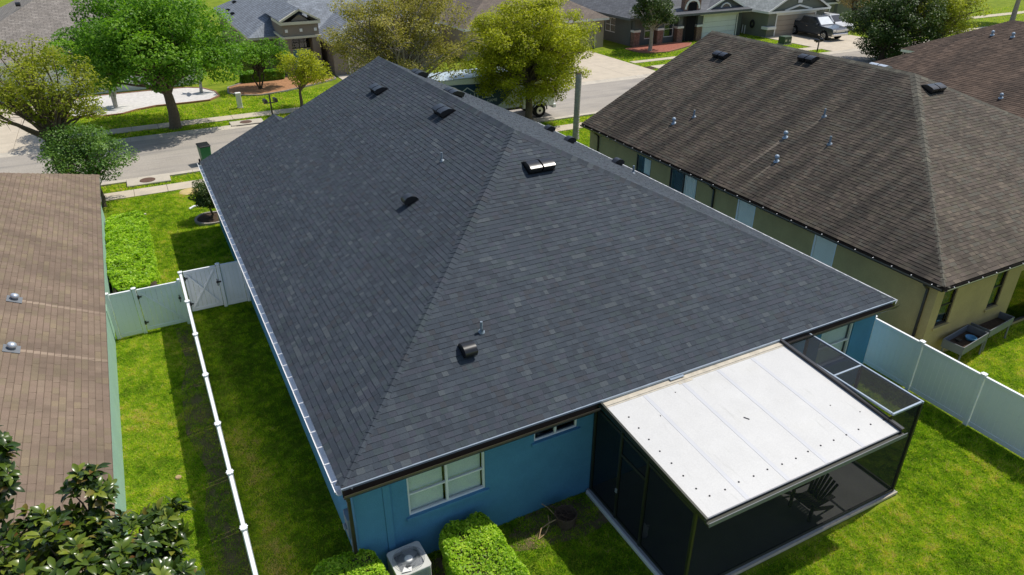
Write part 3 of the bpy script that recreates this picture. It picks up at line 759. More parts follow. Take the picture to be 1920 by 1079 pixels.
# downspout, meter boxes at the near-left corner
m = MB(); m.box(.06, .15, -.02, .06, ZE-.42, ZE-.22); m.bar((.1,.02,ZE-.35), (.14,.16,ZE-.55), .075, .075); m.bar((.14,.16,ZE-.5), (.14,.16,.15), .075, .076); m.bar((.14,.16,.16), (-.02,-.05,.05), .07, .07)
m.build('downspout', 'bronze', house, .006)
m = MB(); m.box(.36, .46, .115, .235, ZE-.42, ZE-.21); m.build('gutter_outlet', 'bronze_lip', house, .008)
m = MB(); m.box(.11, .26, .55, .85, 1.15, 1.75); m.box(.15, .26, .9, 1.1, 1.3, 1.6); m.tube([(.19,.65,1.15),(.19,.65,.1)], .03, 8); m.tube([(.19,.75,1.15),(.19,.75,.1)], .02, 8); m.cyl((.11,.7,1.45), (.04,.7,1.45), .08, None, 12)
m.build('meter_box', 'grey_pipe', house, .006)

# ------------------------------------------------------------------ right neighbour: weathered roof, olive walls
NX, NY, NW, NS_ = 19.81, -.215, 17.46, .492
NH = NW/2; NK = math.sqrt(1+NS_**2); NSL = NH*NK; NZR = ZE+NS_*NH; NF_ = 21.6
nb = thing('olive_house', 'olive stucco house with streaked weathered brown roof right of the blue house', 'house', (28, 10, 0))
Pn = hip_deck(NX, NX+NW, NY, NF_, ZE, NS_, 'y', 'hip', 'gable')
m, nm = deck_mesh(Pn, {'l': 'shingle_edge', 'n': 'shingle_edge', 'r': 'brown_grey_roof'})
k = len(nm); m.poly([(NX,NF_-.1,ZE-.01),(NX+NH,NF_-.1,NZR-.02),(NX+NW,NF_-.1,ZE-.01)], k)
eave_box(m, NX, NX+NW, NY, NF_, ZE, .34, mi=k+1)
m.bar((NX,NF_-.02,ZE-.1), (NX+NH,NF_-.02,NZR-.1), .04, .16, k+1); m.bar((NX+NH,NF_-.02,NZR-.1), (NX+NW,NF_-.02,ZE-.1), .04, .16, k+1)
nroof = m.build('roof', nm+['olive_stucco', 'bronze'], nb)
EN_ = .15; TWn = (.17, .22, .27); TTn = (.012, .019)
nl = shingle_face((NX,NF_,ZE), (0,-1,0), (1,0,NS_), [(0,0),(NF_-NY,0),(NF_-NY-NH,NSL),(0,NSL)], EN_, TWn, TTn, 11)
ne = shingle_face((NX,NY,ZE), (1,0,0), (0,1,NS_), [(0,0),(NW,0),(NH,NSL)], EN_, TWn, TTn, 12)
build_roof_field('shingle_field', [nl], 'weathered_shingle', 'weathered_shingle_piece', nroof, 150, EN_, TWn, TTn, .002)
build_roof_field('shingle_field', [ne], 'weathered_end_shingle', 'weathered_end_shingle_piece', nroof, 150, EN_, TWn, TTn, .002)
SNn = slope_normals(NS_)
cap_row((NX+.05,NY+.05,ZE), (NX+NH,NY+NH,NZR), SNn['l'], SNn['n'], nroof, 'cap_weathered', .3, .2)
cap_row((NX+NW-.05,NY+.05,ZE), (NX+NH,NY+NH,NZR), SNn['n'], SNn['r'], nroof, 'cap_weathered', .3, .18)
cap_row((NX+NH,NF_,NZR), (NX+NH,NY+NH,NZR), SNn['r'], SNn['l'], nroof, 'cap_weathered', .3, .17)
NLF = lambda x, y, dz=.02: frame((x, y, ZE+NS_*(x-NX)+dz), (0,-1,0), (1,0,NS_))
NEF = lambda x, y, dz=.02: frame((x, y, ZE+NS_*(y-NY)+dz), (1,0,0), (0,1,NS_))
NRF = lambda x, y, dz=.02: frame((x, y, ZE+NS_*(NX+NW-x)+dz), (0,1,0), (-1,0,NS_))
for M in (NLF(26.9,18.8), NLF(28.0,13.9), NEF(28.6,7.55)): place(link('roof_vent', H2, nroof), M)
H2l = hood_mesh(.42, .52, .24, 2, ('galvanised', 'dark_void')); place(link('roof_vent', H2l, nroof), NRF(28.95,10.6))
roof_cur = nroof
for x, y in ((21.9,16.3), (23.25,10.3), (21.95,9.4)): plumb(NLF(x, y), .2, .05, 'blue_cap', True)
for x, y in ((22.65,15.7), (24.95,9.85), (23.65,8.25)): plumb(NLF(x, y), .34, .045, 'grey_pipe')
gutter(nb, (NX-.01,NY,ZE-.04), (NX-.01,NF_,ZE-.04), (-1,0), 'bronze', 'bronze_lip', .12, .75, 'white_metal', short=True)
gutter(nb, (NX,NY-.01,ZE-.045), (NX+NW,NY-.01,ZE-.045), (0,-1), 'bronze', 'cream_trim', .10, .75, 'white_metal', short=True)
m = MB(); NOW = .34; nx0, nx1, ny0, ny1 = NX+NOW, NX+NW-NOW, NY+NOW, NF_-.4
ywall = lambda y: ny1-y
opw = [(ywall(16.8), ywall(15.6), 1.9, 2.85), (ywall(14.1), ywall(12.15), 1.35, 2.95), (ywall(9.5), ywall(8.45), 1.35, 2.98), (ywall(5.3), ywall(4.25), 1.35, 2.95)]
wall_face(m, (nx0,ny1), (nx0,ny0), -.05, ZE-.12, opw, (1,0), .16)
opn = [(.42, 1.15, 1.35, 2.92), (3.35, 4.0, 1.3, 2.92), (4.85, 6.6, .05, 2.5)]
wall_face(m, (nx0,ny0), (nx1,ny0), -.05, ZE-.12, opn, (0,1), .16)
wall_face(m, (nx1,ny0), (nx1,ny1), -.05, ZE-.12, [], (-1,0)); wall_face(m, (nx1,ny1), (nx0,ny1), -.05, ZE-.12, [], (0,-1))
m.build('wall', 'olive_stucco', nb)
for i, o in enumerate(opw):
    window(nb, (nx0,ny1), (0,-1), (-1,0), *o, nx=2 if i == 1 else 1, ny=1, frame_m='bronze' if i in (0, 1) else 'white_vinyl', pane_m='pane', back=('curtain', 'curtain', 'blind_warm', 'blind_warm')[i], fw_=.045, sill='olive_stucco', recess=.03, back_d=.05)
for i, o in enumerate(opn):
    window(nb, (nx0,ny0), (1,0), (0,-1), *o, nx=1, ny=2 if i < 2 else 1, frame_m='bronze', pane_m='pane_dark', back='blind' if i < 2 else None, fw_=.045, sill='olive_stucco' if i < 2 else None, name='window' if i < 2 else 'sliding_door')
for y in (20.3, 10.95, .45): downspout(nb, nx0, y, ZE-.12, .0, 'bronze', (-1,0))

# ------------------------------------------------------------------ left neighbour: taupe roof, pale green walls
LX, LZ, LS_, LH = -4.43, 2.65, .5, 8.
LY0, LY1 = -7.5, 26.6; LK = math.sqrt(1+LS_**2)
lb = thing('green_house', 'pale green stucco house with taupe shingle roof at the left edge', 'house', (-12, 10, 0))
Pl = hip_deck(LX-2*LH, LX, LY0, LY1, LZ, LS_, 'y', 'gable', 'hip')
m, nm = deck_mesh(Pl, {'l': 'taupe_shingle', 'r': 'shingle_edge', 'f': 'taupe_shingle'}); k = len(nm)
m.poly([(LX-2*LH,LY0+.1,LZ-.01),(LX,LY0+.1,LZ-.01),(LX-LH,LY0+.1,LZ+LS_*LH-.02)], k)
eave_box(m, LX-2*LH, LX, LY0, LY1, LZ, .27, .12, mi=k)
lroof = m.build('roof', nm+['green_stucco'], lb)
TWl = (.26, .29, .32); TTl = (.012, .018)
lf = shingle_face((LX,LY0,LZ), (0,1,0), (-1,0,LS_), [(0,0),(LY1-LY0,0),(LY1-LY0-LH,LH*LK),(0,LH*LK)], .165, TWl, TTl, 21)
build_roof_field('shingle_field', [lf], 'taupe_shingle', 'taupe_shingle_piece', lroof, 300, .165, TWl, TTl, .0015, .018)
SNl = slope_normals(LS_); cap_row((LX-.05,LY1-.05,LZ), (LX-LH,LY1-LH,LZ+LS_*LH), SNl['f'], SNl['r'], lroof, 'taupe_shingle_piece', .28, .16)
LFR = lambda x, y, dz=.02: frame((x, y, LZ+LS_*(LX-x)+dz), (0,1,0), (-1,0,LS_))
def half_cap():
    mb = MB(); mb.box(-.2, .2, -.2, .2, 0, .01, 1)
    mb.lathe((0,0,.0), [(.09,.0),(.09,.11)], 16, 1); mb.lathe((.02,.015,.08), [(.115,.0),(.12,.035),(.10,.075),(.05,.10),(.001,.11)], 16, 0)
    me = bpy.data.meshes.new('roof_vent'); me.from_pydata(mb.v, [], mb.f); me.materials.append(MATS['galvanised']); me.materials.append(MATS['planter_metal'])
    me.polygons.foreach_set('material_index', mb.m); me.polygons.foreach_set('use_smooth', mb.sm); return me
HC = half_cap()
for x, y in ((-6.62,11.75), (-6.5,8.75)): place(link('roof_vent', HC, lroof), LFR(x, y))
m = MB(); lx0, lx1, ly0, ly1 = LX-2*LH+.27, LX-.27, LY0+.2, LY1-.27
wall_face(m, (lx1,ly0), (lx1,ly1), -.05, LZ-.09, [(9.9,10.8,1.3,2.3), (22.,22.8,1.2,2.3)], (-1,0)); wall_face(m, (lx1,ly1), (lx0,ly1), -.05, LZ-.09, [], (0,-1))
wall_face(m, (lx0,ly1), (lx0,ly0), -.05, LZ-.09, [], (1,0)); wall_face(m, (lx0,ly0), (lx1,ly0), -.05, LZ-.09, [], (0,1))
m.build('wall', 'green_stucco', lb)
for o in ((9.9,10.8,1.3,2.3), (22.,22.8,1.2,2.3)): window(lb, (lx1,ly0), (0,1), (1,0), *o, nx=1, ny=2, fw_=.05)

# ------------------------------------------------------------------ brown-roofed house at the right edge
FX, FY, FH = 39.5, 23.8, 9.
fb = thing('brown_roof_house', 'house with reddish brown streaked shingle roof at the right edge', 'house', (48, 8, 0))
Pf = hip_deck(FX, FX+2*FH, -6, FY, ZE, S, 'y', 'hip', 'hip')
m, nm = deck_mesh(Pf, 'brown_shingle'); k = len(nm); eave_box(m, FX, FX+2*FH, -6, FY, ZE, .34, mi=k)
froof = m.build('roof', nm+['white_paint'], fb)
ff = shingle_face((FX,FY,ZE), (0,-1,0), (1,0,S), [(0,0),(FY+6,0),(FY+6-FH,FH*K),(FH,FH*K)], .16, (.28, .34), (.012, .018), 31)
build_roof_field('shingle_field', [ff], 'brown_shingle', 'brown_shingle', froof, 0, .16, (.28, .34), (.012, .018))
FLF = lambda x, y, dz=.02: frame((x, y, ZE+S*(x-FX)+dz), (0,-1,0), (1,0,S))
roof_cur = froof
for x, y in ((46.7,16.1), (46.8,14.9), (41.7,11.7)): plumb(FLF(x, y), .18, .05, 'blue_cap', True)
m = MB(); m.box(FX+.34, FX+2*FH-.34, -5.66, FY-.34, -.05, ZE-.15); m.build('wall', 'beige_stucco', fb)
Pw = hip_deck(55.8, 66.4, 16, 28.4, ZE+.02, S, 'y', 'hip', 'hip')
m, nm = deck_mesh(Pw, 'brown_shingle'); k = len(nm); eave_box(m, 55.8, 66.4, 16, 28.4, ZE+.02, .3, .22, mi=k)
wroof = m.build('wing_roof', nm+['white_paint'], fb)
wf_ = shingle_face((55.8,28.4,ZE+.02), (0,-1,0), (1,0,S), [(0,0),(12.4,0),(12.4-5.3,5.3*K),(5.3,5.3*K)], .16, (.28, .34), (.012, .018), 33)
build_roof_field('shingle_field', [wf_], 'brown_shingle', 'brown_shingle', wroof, 0, .16, (.28, .34), (.012, .018))
m = MB(); m.box(57.6, 66.1, 16.3, 28.1, -.05, ZE-.15); m.build('wing_wall', 'beige_stucco', fb)

# ------------------------------------------------------------------ screened patio
EX0, EX1, ESX, EYF, EYP = 6.60, 12.78, 13.98, -3.67, -4.05
pan_z = lambda y: 3.20+.0765*y
m = MB(); m.box(6.56, 14.04, -3.73, .27, -.05, .09); patio = struct(m.build('patio_slab', 'slab', bevel=.01))
en = thing('screen_enclosure', 'dark screened patio with white panel roof behind the blue house', 'screen enclosure', (10, -2, .09))
for i in range(5):
    x0 = EX0+.045+(EX1-EX0-.09)*i/5; x1 = EX0+.045+(EX1-EX0-.09)*(i+1)/5; m = MB()
    vs = []
    for y in (-.02, EYP+.05):
        for x, dz in ((x0+.004, 0), (x1-.004, 0)): vs.append((x, y, pan_z(y)+dz))
    lo = [(a, b, c-.07) for a, b, c in vs]
    m.add(vs+lo, [(0,2,3,1),(4,5,7,6),(0,1,5,4),(2,6,7,3),(0,4,6,2),(1,3,7,5)]); m.build('roof_panel', 'pan_roof', en)
    if i:
        m = MB(); m.bar((x0-.055,-.25,pan_z(-.25)+.0015), (x0-.055,EYP+.06,pan_z(EYP+.06)+.0015), .11, .005)
        m.build('panel_seam', 'pan_seam', en)
m = MB(); m.box(EX0+.05, EX1-.05, -.24, -.20, pan_z(-.22)-.002, pan_z(-.22)+.006); m.box(EX0+.05, EX1-.05, -.19, -.03, pan_z(-.1)-.01, pan_z(-.1)+.012)
m.box(8.9, 9.35, -.30, -.235, pan_z(-.3)+.001, pan_z(-.3)+.007); m.build('sealant', ['rust_sealant'], en)
m = MB(); m.box(EX0+.05, EX1-.05, -.03, .03, 3.17, 3.235); m.box(8.75, 9.2, -.12, .05, 3.235, 3.25); m.build('flashing', 'drip_metal', en)
m = MB()
for i in range(14):
    x = EX0+.5+i*.43; y = -3.55+random.uniform(-.03, .03); m.lathe((x, y, pan_z(y)), [(.022,0),(.022,.012),(.012,.02),(.001,.02)], 7)
for i in range(7):
    x = EX0+.36+random.uniform(-.02, .02); y = -.75-i*.42; m.lathe((x, y, pan_z(y)), [(.022,0),(.022,.012),(.012,.02),(.001,.02)], 7)
for x, y in ((7.7,-1.05),(8.6,-.5),(11.9,-2.6),(12.4,-3.1)): m.lathe((x, y, pan_z(y)), [(.015,0),(.015,.012),(.001,.015)], 7)
m.bar((9.55,-1.98,pan_z(-1.98)+.006), (9.63,-2.1,pan_z(-2.1)+.006), .03, .012)
m.build('fasteners', 'black_metal', en)
# edge channels and front gutter
m = MB(); m.bar((EX0+.012,.02,pan_z(0)-.02), (EX0+.012,EYP,pan_z(EYP)-.02), .055, .13); m.build('edge_channel', 'olive_frame', en)
m = MB(); m.bar((EX1-.01,.06,pan_z(0)+.015), (EX1-.01,EYP,pan_z(EYP)+.015), .09, .15); m.build('edge_channel', 'black_metal', en)
m = MB(); zf = pan_z(EYP); m.box(EX0-.02, EX1+.04, EYP-.09, EYP+.045, zf-.11, zf-.055); m.build('front_beam', 'olive_frame', en, .008)
m = MB(); m.box(EX0-.02, EX1+.04, EYP-.11, EYP-.095, zf-.10, zf+.012); m.box(EX0-.02, EX1+.04, EYP+.02, EYP+.048, zf-.02, zf+.012); m.build('front_gutter', 'planter_metal', en)
# posts and rails
PW = .075
def post(x, y, z0, z1, mt='olive_frame', nm='post'):
    q = MB(); q.box(x-PW/2, x+PW/2, y-PW/2, y+PW/2, z0, z1); return q.build(nm, mt, en, .006)
for y in (.2, -.95, -2.0, EYF): post(EX0+.06, y, .09, pan_z(y)-.075)
post(ESX-.04, EYF, .09, 3.08); post(ESX-.04, -.02, .09, 3.08); post(ESX-.04, -1.85, .09, 3.08)
for (p0, p1, mt) in (((EX0+.06,.16,.13),(EX0+.06,EYF,.13),'olive_frame'), ((EX0+.1,EYF,.15),(ESX-.08,EYF,.15),'olive_frame'), ((ESX-.04,-.06,.13),(ESX-.04,EYF+.04,.13),'olive_frame'),
                     ((EX0+.06,-.95,2.25),(EX0+.06,-2.0,2.25),'olive_frame'), ((EX0+.06,.16,2.9),(EX0+.06,EYF,2.72),'olive_frame'), ((EX0+.1,EYF,2.78),(EX1-.08,EYF,2.78),'olive_frame')):
    q = MB(); q.bar(p0, p1, .05, .075); q.build('rail', mt, en, .005)
for (p0, p1) in (((ESX-.04,.02,3.12),(ESX-.04,EYF-.04,3.12)), ((EX1+.045,EYF,3.115),(ESX-.08,EYF,3.115)), ((EX1+.045,-1.85,3.115),(ESX-.08,-1.85,3.115)), ((EX1+.06,-.01,3.125),(ESX-.08,-.01,3.125)), ((EX1+.065,-.05,3.12),(EX1+.065,EYF+.03,3.12))):
    q = MB(); q.bar(p0, p1, .055, .06); q.build('roof_rail', 'drip_metal', en, .005)
def scr(pts, mt, nm='screen'):
    q = MB(); q.poly(pts); return q.build(nm, mt, en)
for a, b in ((.16, -.91), (-.99, -1.96), (-2.04, EYF+.04)): scr([(EX0+.06,a,.17),(EX0+.06,b,.17),(EX0+.06,b,2.86+.05*b),(EX0+.06,a,2.88)], 'screen_side')
scr([(EX0+.1,EYF,.17),(EX1-.08,EYF,.17),(EX1-.08,EYF,2.75),(EX0+.1,EYF,2.75)], 'screen_front')
scr([(EX1-.08,EYF,.17),(ESX-.08,EYF,.17),(ESX-.08,EYF,3.09),(EX1-.08,EYF,3.09)], 'screen_front')
for a, b in ((-.05, -1.81), (-1.89, EYF+.04)): scr([(ESX-.04,a,.17),(ESX-.04,b,.17),(ESX-.04,b,3.09),(ESX-.04,a,3.09)], 'screen_right')
for a, b in ((-.04, -1.82), (-1.88, EYF+.03)): scr([(EX1+.09,a,3.13),(ESX-.07,a,3.13),(ESX-.07,b,3.13),(EX1+.09,b,3.13)], 'screen_top')
d = MB(); d.box(EX0-.01, EX0+.02, -.99, -.93, 1.0, 1.12); d.build('door_handle', 'galvanised', en)
m = MB(); m.box(6.49, 6.556, -3.72, .2, .0, .12); m.build('kerb', 'white_paint', en, .01)
m = MB(); m.box(6.55, 14.05, -3.775, -3.735, .0, .095); m.build('kerb', 'concrete', en, .01)
# chairs inside
def adirondack(label, x, y, rz):
    t = thing('garden_chair', label, 'chair', (x, y, .09), rz, 'black slatted garden chairs on the patio')
    for i in range(7):
        yy = -.24+i*.08; q = MB(); q.bar((-.05,yy,.33), (.5,yy*.9,.41), .065, .02); q.build('seat_slat', 'black_plastic', t, world=False)
    for i in range(7):
        k = i-3; q = MB(); q.bar((-.02,k*.07,.30), (-.38,k*.105,1.0-.035*abs(k)), .068, .02, 0, (1,0,0)); q.build('back_slat', 'black_plastic', t, world=False)
    for s in (-1, 1):
        q = MB(); q.bar((.48,s*.31,0), (.45,s*.31,.58), .07, .06); q.build('leg', 'black_plastic', t, world=False)
        q = MB(); q.bar((-.5,s*.29,0), (.46,s*.29,.40), .04, .10); q.build('leg', 'black_plastic', t, world=False)
        q = MB(); q.bar((-.28,s*.34,.56), (.52,s*.36,.60), .13, .025); q.build('armrest', 'black_plastic', t, world=False)
    return t
adirondack('black slatted garden chair by the front screen of the patio', 11.5, -3.08, math.pi+.05)
adirondack('black slatted garden chair further inside the patio', 11.15, -2.15, math.pi-.35)
jug = MB(); jug.lathe((0,0,0), [(.001,0),(.10,.0),(.115,.03),(.115,.24),(.08,.32),(.035,.36),(.035,.40),(.001,.40)], 14)
jug.tube([(.09,0,.30),(.15,0,.27),(.15,0,.16),(.11,0,.1)], .014, 6)
jt = jug.build('water_jug', 'white_vinyl'); jt.location = (6.95, -1.78, .09); tag(jt, 'small pale jug on the patio floor behind the side screen', 'jug')

# ------------------------------------------------------------------ white vinyl fences and gates
def fence(name, label, a, b, posts, H=1.85, group='white vinyl fences', board=.165, skip=()):
    """straight fence from a to b (x,y); posts: distances along; panels of tongue-and-groove boards between"""
    a, b = Vector((*a, 0)), Vector((*b, 0)); d = (b-a).normalized(); n = Vector((-d.y, d.x, 0))
    t = thing(name, label, 'fence', tuple((a+b)/2), 0, group)
    for s in posts:
        c = a+d*s; q = MB(); q.bar(c+Vector((0,0,-.05)), c+Vector((0,0,H+.04)), .125, .125, 0, tuple(n)); p = q.build('post', 'white_vinyl', t, .008)
        q = MB(); q.bar(c+Vector((0,0,H+.04)), c+Vector((0,0,H+.06)), .15, .15, 0, tuple(n)); q.lathe((c.x, c.y, H+.06), [(.1,0),(.012,.03),(.001,.031)], 4); q.build('cap', 'white_vinyl', p)
    for i in range(len(posts)-1):
        if i in skip: continue
        s0, s1 = posts[i]+.078, posts[i+1]-.078
        q = MB(); q.bar(a+d*s0+Vector((0,0,.11)), a+d*s1+Vector((0,0,.11)), .05, .15); q.build('rail', 'white_vinyl', t, .006)
        q = MB(); q.bar(a+d*s0+Vector((0,0,H-.045)), a+d*s1+Vector((0,0,H-.045)), .085, .09)
        pn = q.build('rail', 'white_vinyl', t, .006)
        k = max(1, round((s1-s0)/board)); w = (s1-s0)/k
        for j in range(k):
            c = a+d*(s0+w*(j+.5)); q = MB(); q.bar(c+Vector((0,0,.186)), c+Vector((0,0,H-.091)), w-.003, .024, 0, tuple(n)); q.build('board', 'white_vinyl', pn, .002)
    return t
LFY = [15.45, 12.95, 10.5, 7.95, 5.4, 3.3, 1.3, -.75, -2.8]
fence('vinyl_fence', 'white vinyl fence running along the lawn between blue and green houses', (-2.03, 15.45), (-2.03, -2.8), [15.45-y for y in LFY])
RFY = [1.05, -.75, -2.77, -4.78, -6.8, -8.8]
fence('vinyl_fence', 'white vinyl fence of smooth panels right of the screened patio', (18.55, 1.05), (18.55, -8.8), [1.05-y for y in RFY])
fence('vinyl_fence', 'short white fence section between green house and left gate', (-4.62, 14.85), (-3.62, 14.85), [.06, .95])
fence('vinyl_fence', 'short white fence section between right gate and blue house', (-.68, 15.55), (.28, 15.55), [.0, .9])
def gate(label, x0, x1, y, H, cross, hinge_left):
    t = thing('vinyl_gate', label, 'gate', ((x0+x1)/2, y, 0), 0, 'white vinyl gates')
    q = MB(); z0 = .1
    q.box(x0, x1, y-.035, y+.035, H-.12, H); q.box(x0, x1, y-.035, y+.035, z0, z0+.13); q.box(x0, x0+.1, y-.034, y+.034, z0+.13, H-.12); q.box(x1-.1, x1, y-.034, y+.034, z0+.13, H-.12)
    q.build('gate_frame', 'white_vinyl', t, .006)
    k = round((x1-x0-.2)/.16); w = (x1-x0-.2)/k
    for j in range(k):
        q = MB(); q.box(x0+.1+w*j+.003, x0+.1+w*(j+1)-.003, y-.012, y+.012, z0+.13, H-.12); q.build('board', 'white_vinyl', t, .004)
    q = MB(); q.bar((x0+.1,y-.03,H-.16), (x1-.1,y-.03,z0+.16), .03, .055, 0, (0,0,1)); q.build('brace', 'white_vinyl', t)
    if cross:
        q = MB(); q.bar((x1-.1,y-.034,H-.16), (x0+.1,y-.034,z0+.16), .03, .055, 0, (0,0,1)); q.build('brace', 'white_vinyl', t)
    hx = x0 if hinge_left else x1; lx = x1 if hinge_left else x0
    for z in (H-.32, .42):
        q = MB(); q.box(hx-.11, hx+.11, y-.06, y-.036, z, z+.05); q.box(hx-.03, hx+.03, y-.064, y-.035, z-.05, z+.1); q.build('hinge', 'black_metal', t)
    q = MB(); q.box(lx-.09, lx+.09, y-.065, y-.036, 1.12, 1.19); q.cyl((lx-.05,y-.07,1.0), (lx-.05,y-.07,1.3), .015, None, 8); q.build('latch', 'black_metal', t)
    return t
gate('white vinyl gate with one diagonal brace beside the green house', -3.58, -2.2, 14.85, 1.83, False, True)
gate('white vinyl gate with crossed braces beside the blue house', -1.93, -.76, 15.55, 1.85, True, True)
m = MB(); m.box(-2.2, -2.1, 14.78, 14.91, -.05, 1.92); q = m.build('gate_post', 'white_vinyl', None, .008); tag(q, 'slim white post between left gate and the long fence', 'post')

# ------------------------------------------------------------------ air conditioner
ac = thing('air_conditioner', 'beige outdoor air conditioner with round fan grille between two hedges', 'air conditioner', (1.22, -.32, 0), .03)
q = MB(); q.box(-.5, .5, -.5, .5, 0, .08); q.build('pad', 'concrete_old', ac, .01, world=False)
for sx in (-1, 1):
    for sy in (-1, 1): q = MB(); q.box(sx*.36-.04, sx*.36+.04, sy*.36-.04, sy*.36+.04, .08, .72); q.build('corner_post', 'ac_shell', ac, .02, world=False)
for i in range(16):
    z = .11+i*.038; q = MB()
    q.box(-.36, .36, -.395, -.375, z, z+.022); q.box(-.36, .36, .375, .395, z, z+.022); q.box(-.395, -.375, -.36, .36, z, z+.022); q.box(.375, .395, -.36, .36, z, z+.022)
    q.build('louvre', 'ac_shell', ac, world=False)
q = MB(); q.box(-.34, .34, -.34, .34, .1, .58); q.build('coil', 'dark_void', ac, world=False)
def rrect(h, r, n=6):
    pts = []
    for cx, cy, a0 in ((h-r,h-r,0),(-h+r,h-r,90),(-h+r,-h+r,180),(h-r,-h+r,270)):
        for i in range(n+1):
            a = R_(a0+90*i/n); pts.append((cx+r*math.cos(a), cy+r*math.sin(a)))
    return pts
out = rrect(.42, .09); no = len(out); ci = [(.372*math.cos(math.atan2(y, x)), .372*math.sin(math.atan2(y, x))) for x, y in out]
q = MB(); q.add([(x, y, .72) for x, y in out]+[(x, y, .785) for x, y in out]+[(x*.975, y*.975, .80) for x, y in out]+[(x, y, .792) for x, y in ci]+[(x, y, .70) for x, y in ci],
      [(r*no+i, r*no+(i+1) % no, (r+1)*no+(i+1) % no, (r+1)*no+i) for r in range(4) for i in range(no)], 0, False)
q.build('top_cover', 'ac_shell', ac, world=False)
q = MB()
for i in range(56):
    a = 2*math.pi*i/56; c, s = math.cos(a), math.sin(a); q.tube([(c*.08,s*.08,.812), (c*.24,s*.24,.826), (c*.382,s*.382,.795)], .0035, 4)
for r, z in ((.12,.817),(.2,.824),(.29,.817),(.378,.797)):
    q.tube([(r*math.cos(a),r*math.sin(a),z) for a in np.linspace(0, 2*math.pi, 33)], .004, 4, caps=False)
q.build('fan_guard', 'ac_guard', ac, world=False)
q = MB(); q.lathe((0,0,.80), [(.001,.035),(.085,.032),(.1,.02),(.1,-.03)], 20); q.build('hub_cap', 'white_paint', ac, world=False)
for i in range(3):
    q = MB(); a0 = 2*math.pi*i/3+.4; vs = []
    for j in range(7):
        a = a0+j*.22; vs += [(.07*math.cos(a),.07*math.sin(a),.70+.012*j), (.35*math.cos(a+.12),.35*math.sin(a+.12),.68+.016*j)]
    q.add(vs, [(2*j, 2*j+1, 2*j+3, 2*j+2) for j in range(6)], 0, True); q.build('fan_blade', 'fan_blade', ac, world=False)
q = MB(); q.lathe((0,0,0), [(.001,.6),(.372,.6),(.372,.70)], 24); q.build('fan_well', 'planter_metal', ac, world=False)
q = MB(); q.poly([(-.28,-.33,.832),(-.06,-.37,.826),(-.02,-.27,.838),(-.12,-.28,.85),(-.18,-.21,.842)]); q.poly([(-.28,-.33,.828),(-.18,-.21,.838),(-.12,-.28,.846),(-.02,-.27,.834),(-.06,-.37,.822)])
w_ = q.build('paper_scrap', 'white_paint'); w_.location = (1.22, -.32, 0); tag(w_, 'white scrap of paper lying on the fan grille', 'paper')

# ------------------------------------------------------------------ basket with twigs by the wall
bk = thing('wicker_basket', 'dark wicker basket of dry twigs on the shaded ground by the wall', 'basket', (5.45, -.45, 0))
q = MB()
for k in range(9):
    z = .02+k*.04; r = .22+.008*k; q.tube([(r*math.cos(a)+.012*math.cos(a*9+k*3.14)*math.cos(a), r*math.sin(a), z) for a in np.linspace(0, 2*math.pi, 37)], .019, 5, caps=False)
for k in range(18):
    a = 2*math.pi*k/18; q.tube([(.215*math.cos(a),.215*math.sin(a),0), (.30*math.cos(a),.30*math.sin(a),.38)], .012, 5)
q.build('body', 'wicker', bk, world=False)
q = MB(); q.cyl((0,0,.02), (0,0,.22), .2, .24, 16); q.build('soil', 'soil', bk, world=False)
rr = random.Random(5); q = MB()
for k in range(16):
    a = rr.uniform(2.0, 5.5); L = rr.uniform(.35, .75); p0 = Vector((rr.uniform(-.12,.12), rr.uniform(-.12,.12), .22)); p1 = p0+Vector((math.cos(a)*L*.5, math.sin(a)*L*.5, rr.uniform(.1,.3))); p2 = p0+Vector((math.cos(a)*L, math.sin(a)*L, rr.uniform(-.1,.25)))
    q.tube([p0, p1, p2], [.008, .006, .003], 5)
q.build('twigs', 'wicker', bk, world=False)
q = MB(); q.tube([(4.55,-.62,.03),(4.75,-.40,.10),(5.0,-.38,.16),(5.2,-.45,.28)], [.012,.016,.018,.016], 6); q.tube([(4.55,-.62,.03),(4.78,-.56,.05),(4.98,-.42,.14)], [.01,.012,.012], 6); q.tube([(5.0,-.38,.16),(5.03,-.25,.3)], .010, 5); q.tube([(5.2,-.4,.3),(5.1,-.12,.42),(4.98,.0,.5)], .010, 5)
tag(q.build('dry_branch', 'stick'), 'pale forked dry branch leaning on the wicker basket', 'branch')

# ------------------------------------------------------------------ raised planter beds by the olive house
def planter(label, cx, cy, rz, tray):
    t = thing('planter_bed', label, 'planter', (cx, cy, 0), rz, 'raised metal planter beds')
    w, d, z0, z1 = .86, .36, .60, .92
    for nm, b in (('side_panel', (-w, w, -d, -d+.03)), ('side_panel', (-w, w, d-.03, d)), ('end_panel', (-w, -w+.03, -d+.031, d-.031)), ('end_panel', (w-.03, w, -d+.031, d-.031))):
        q = MB(); q.box(b[0], b[1], b[2], b[3], z0, z1); q.build(nm, 'planter_metal', t, .006, world=False)
    q = MB(); q.box(-w+.03, w-.03, -d+.03, d-.03, z0, z0+.06); q.build('base', 'soil', t, world=False)
    for sx in (-1, 1):
        for sy in (-1, 1):
            q = MB(); q.bar((sx*(w-.05),sy*(d-.05),0), (sx*(w-.06),sy*(d-.06),z0), .05, .05); q.build('leg', 'planter_metal', t, world=False)
    return t
planter('grey raised planter bed holding a blue tray beside the fence', 21.85, -.35, .12, True)
planter('grey raised planter bed with bare soil nearer the sliding door', 23.75, -.1, .10, False)
q = MB(); q.lathe((22.2,-.35,.661), [(.001,0),(.15,0),(.19,.10),(.17,.10),(.13,.02),(.001,.02)], 16); tag(q.build('plant_tray', 'blue_tray'), 'round blue tray inside the left planter bed', 'tray')
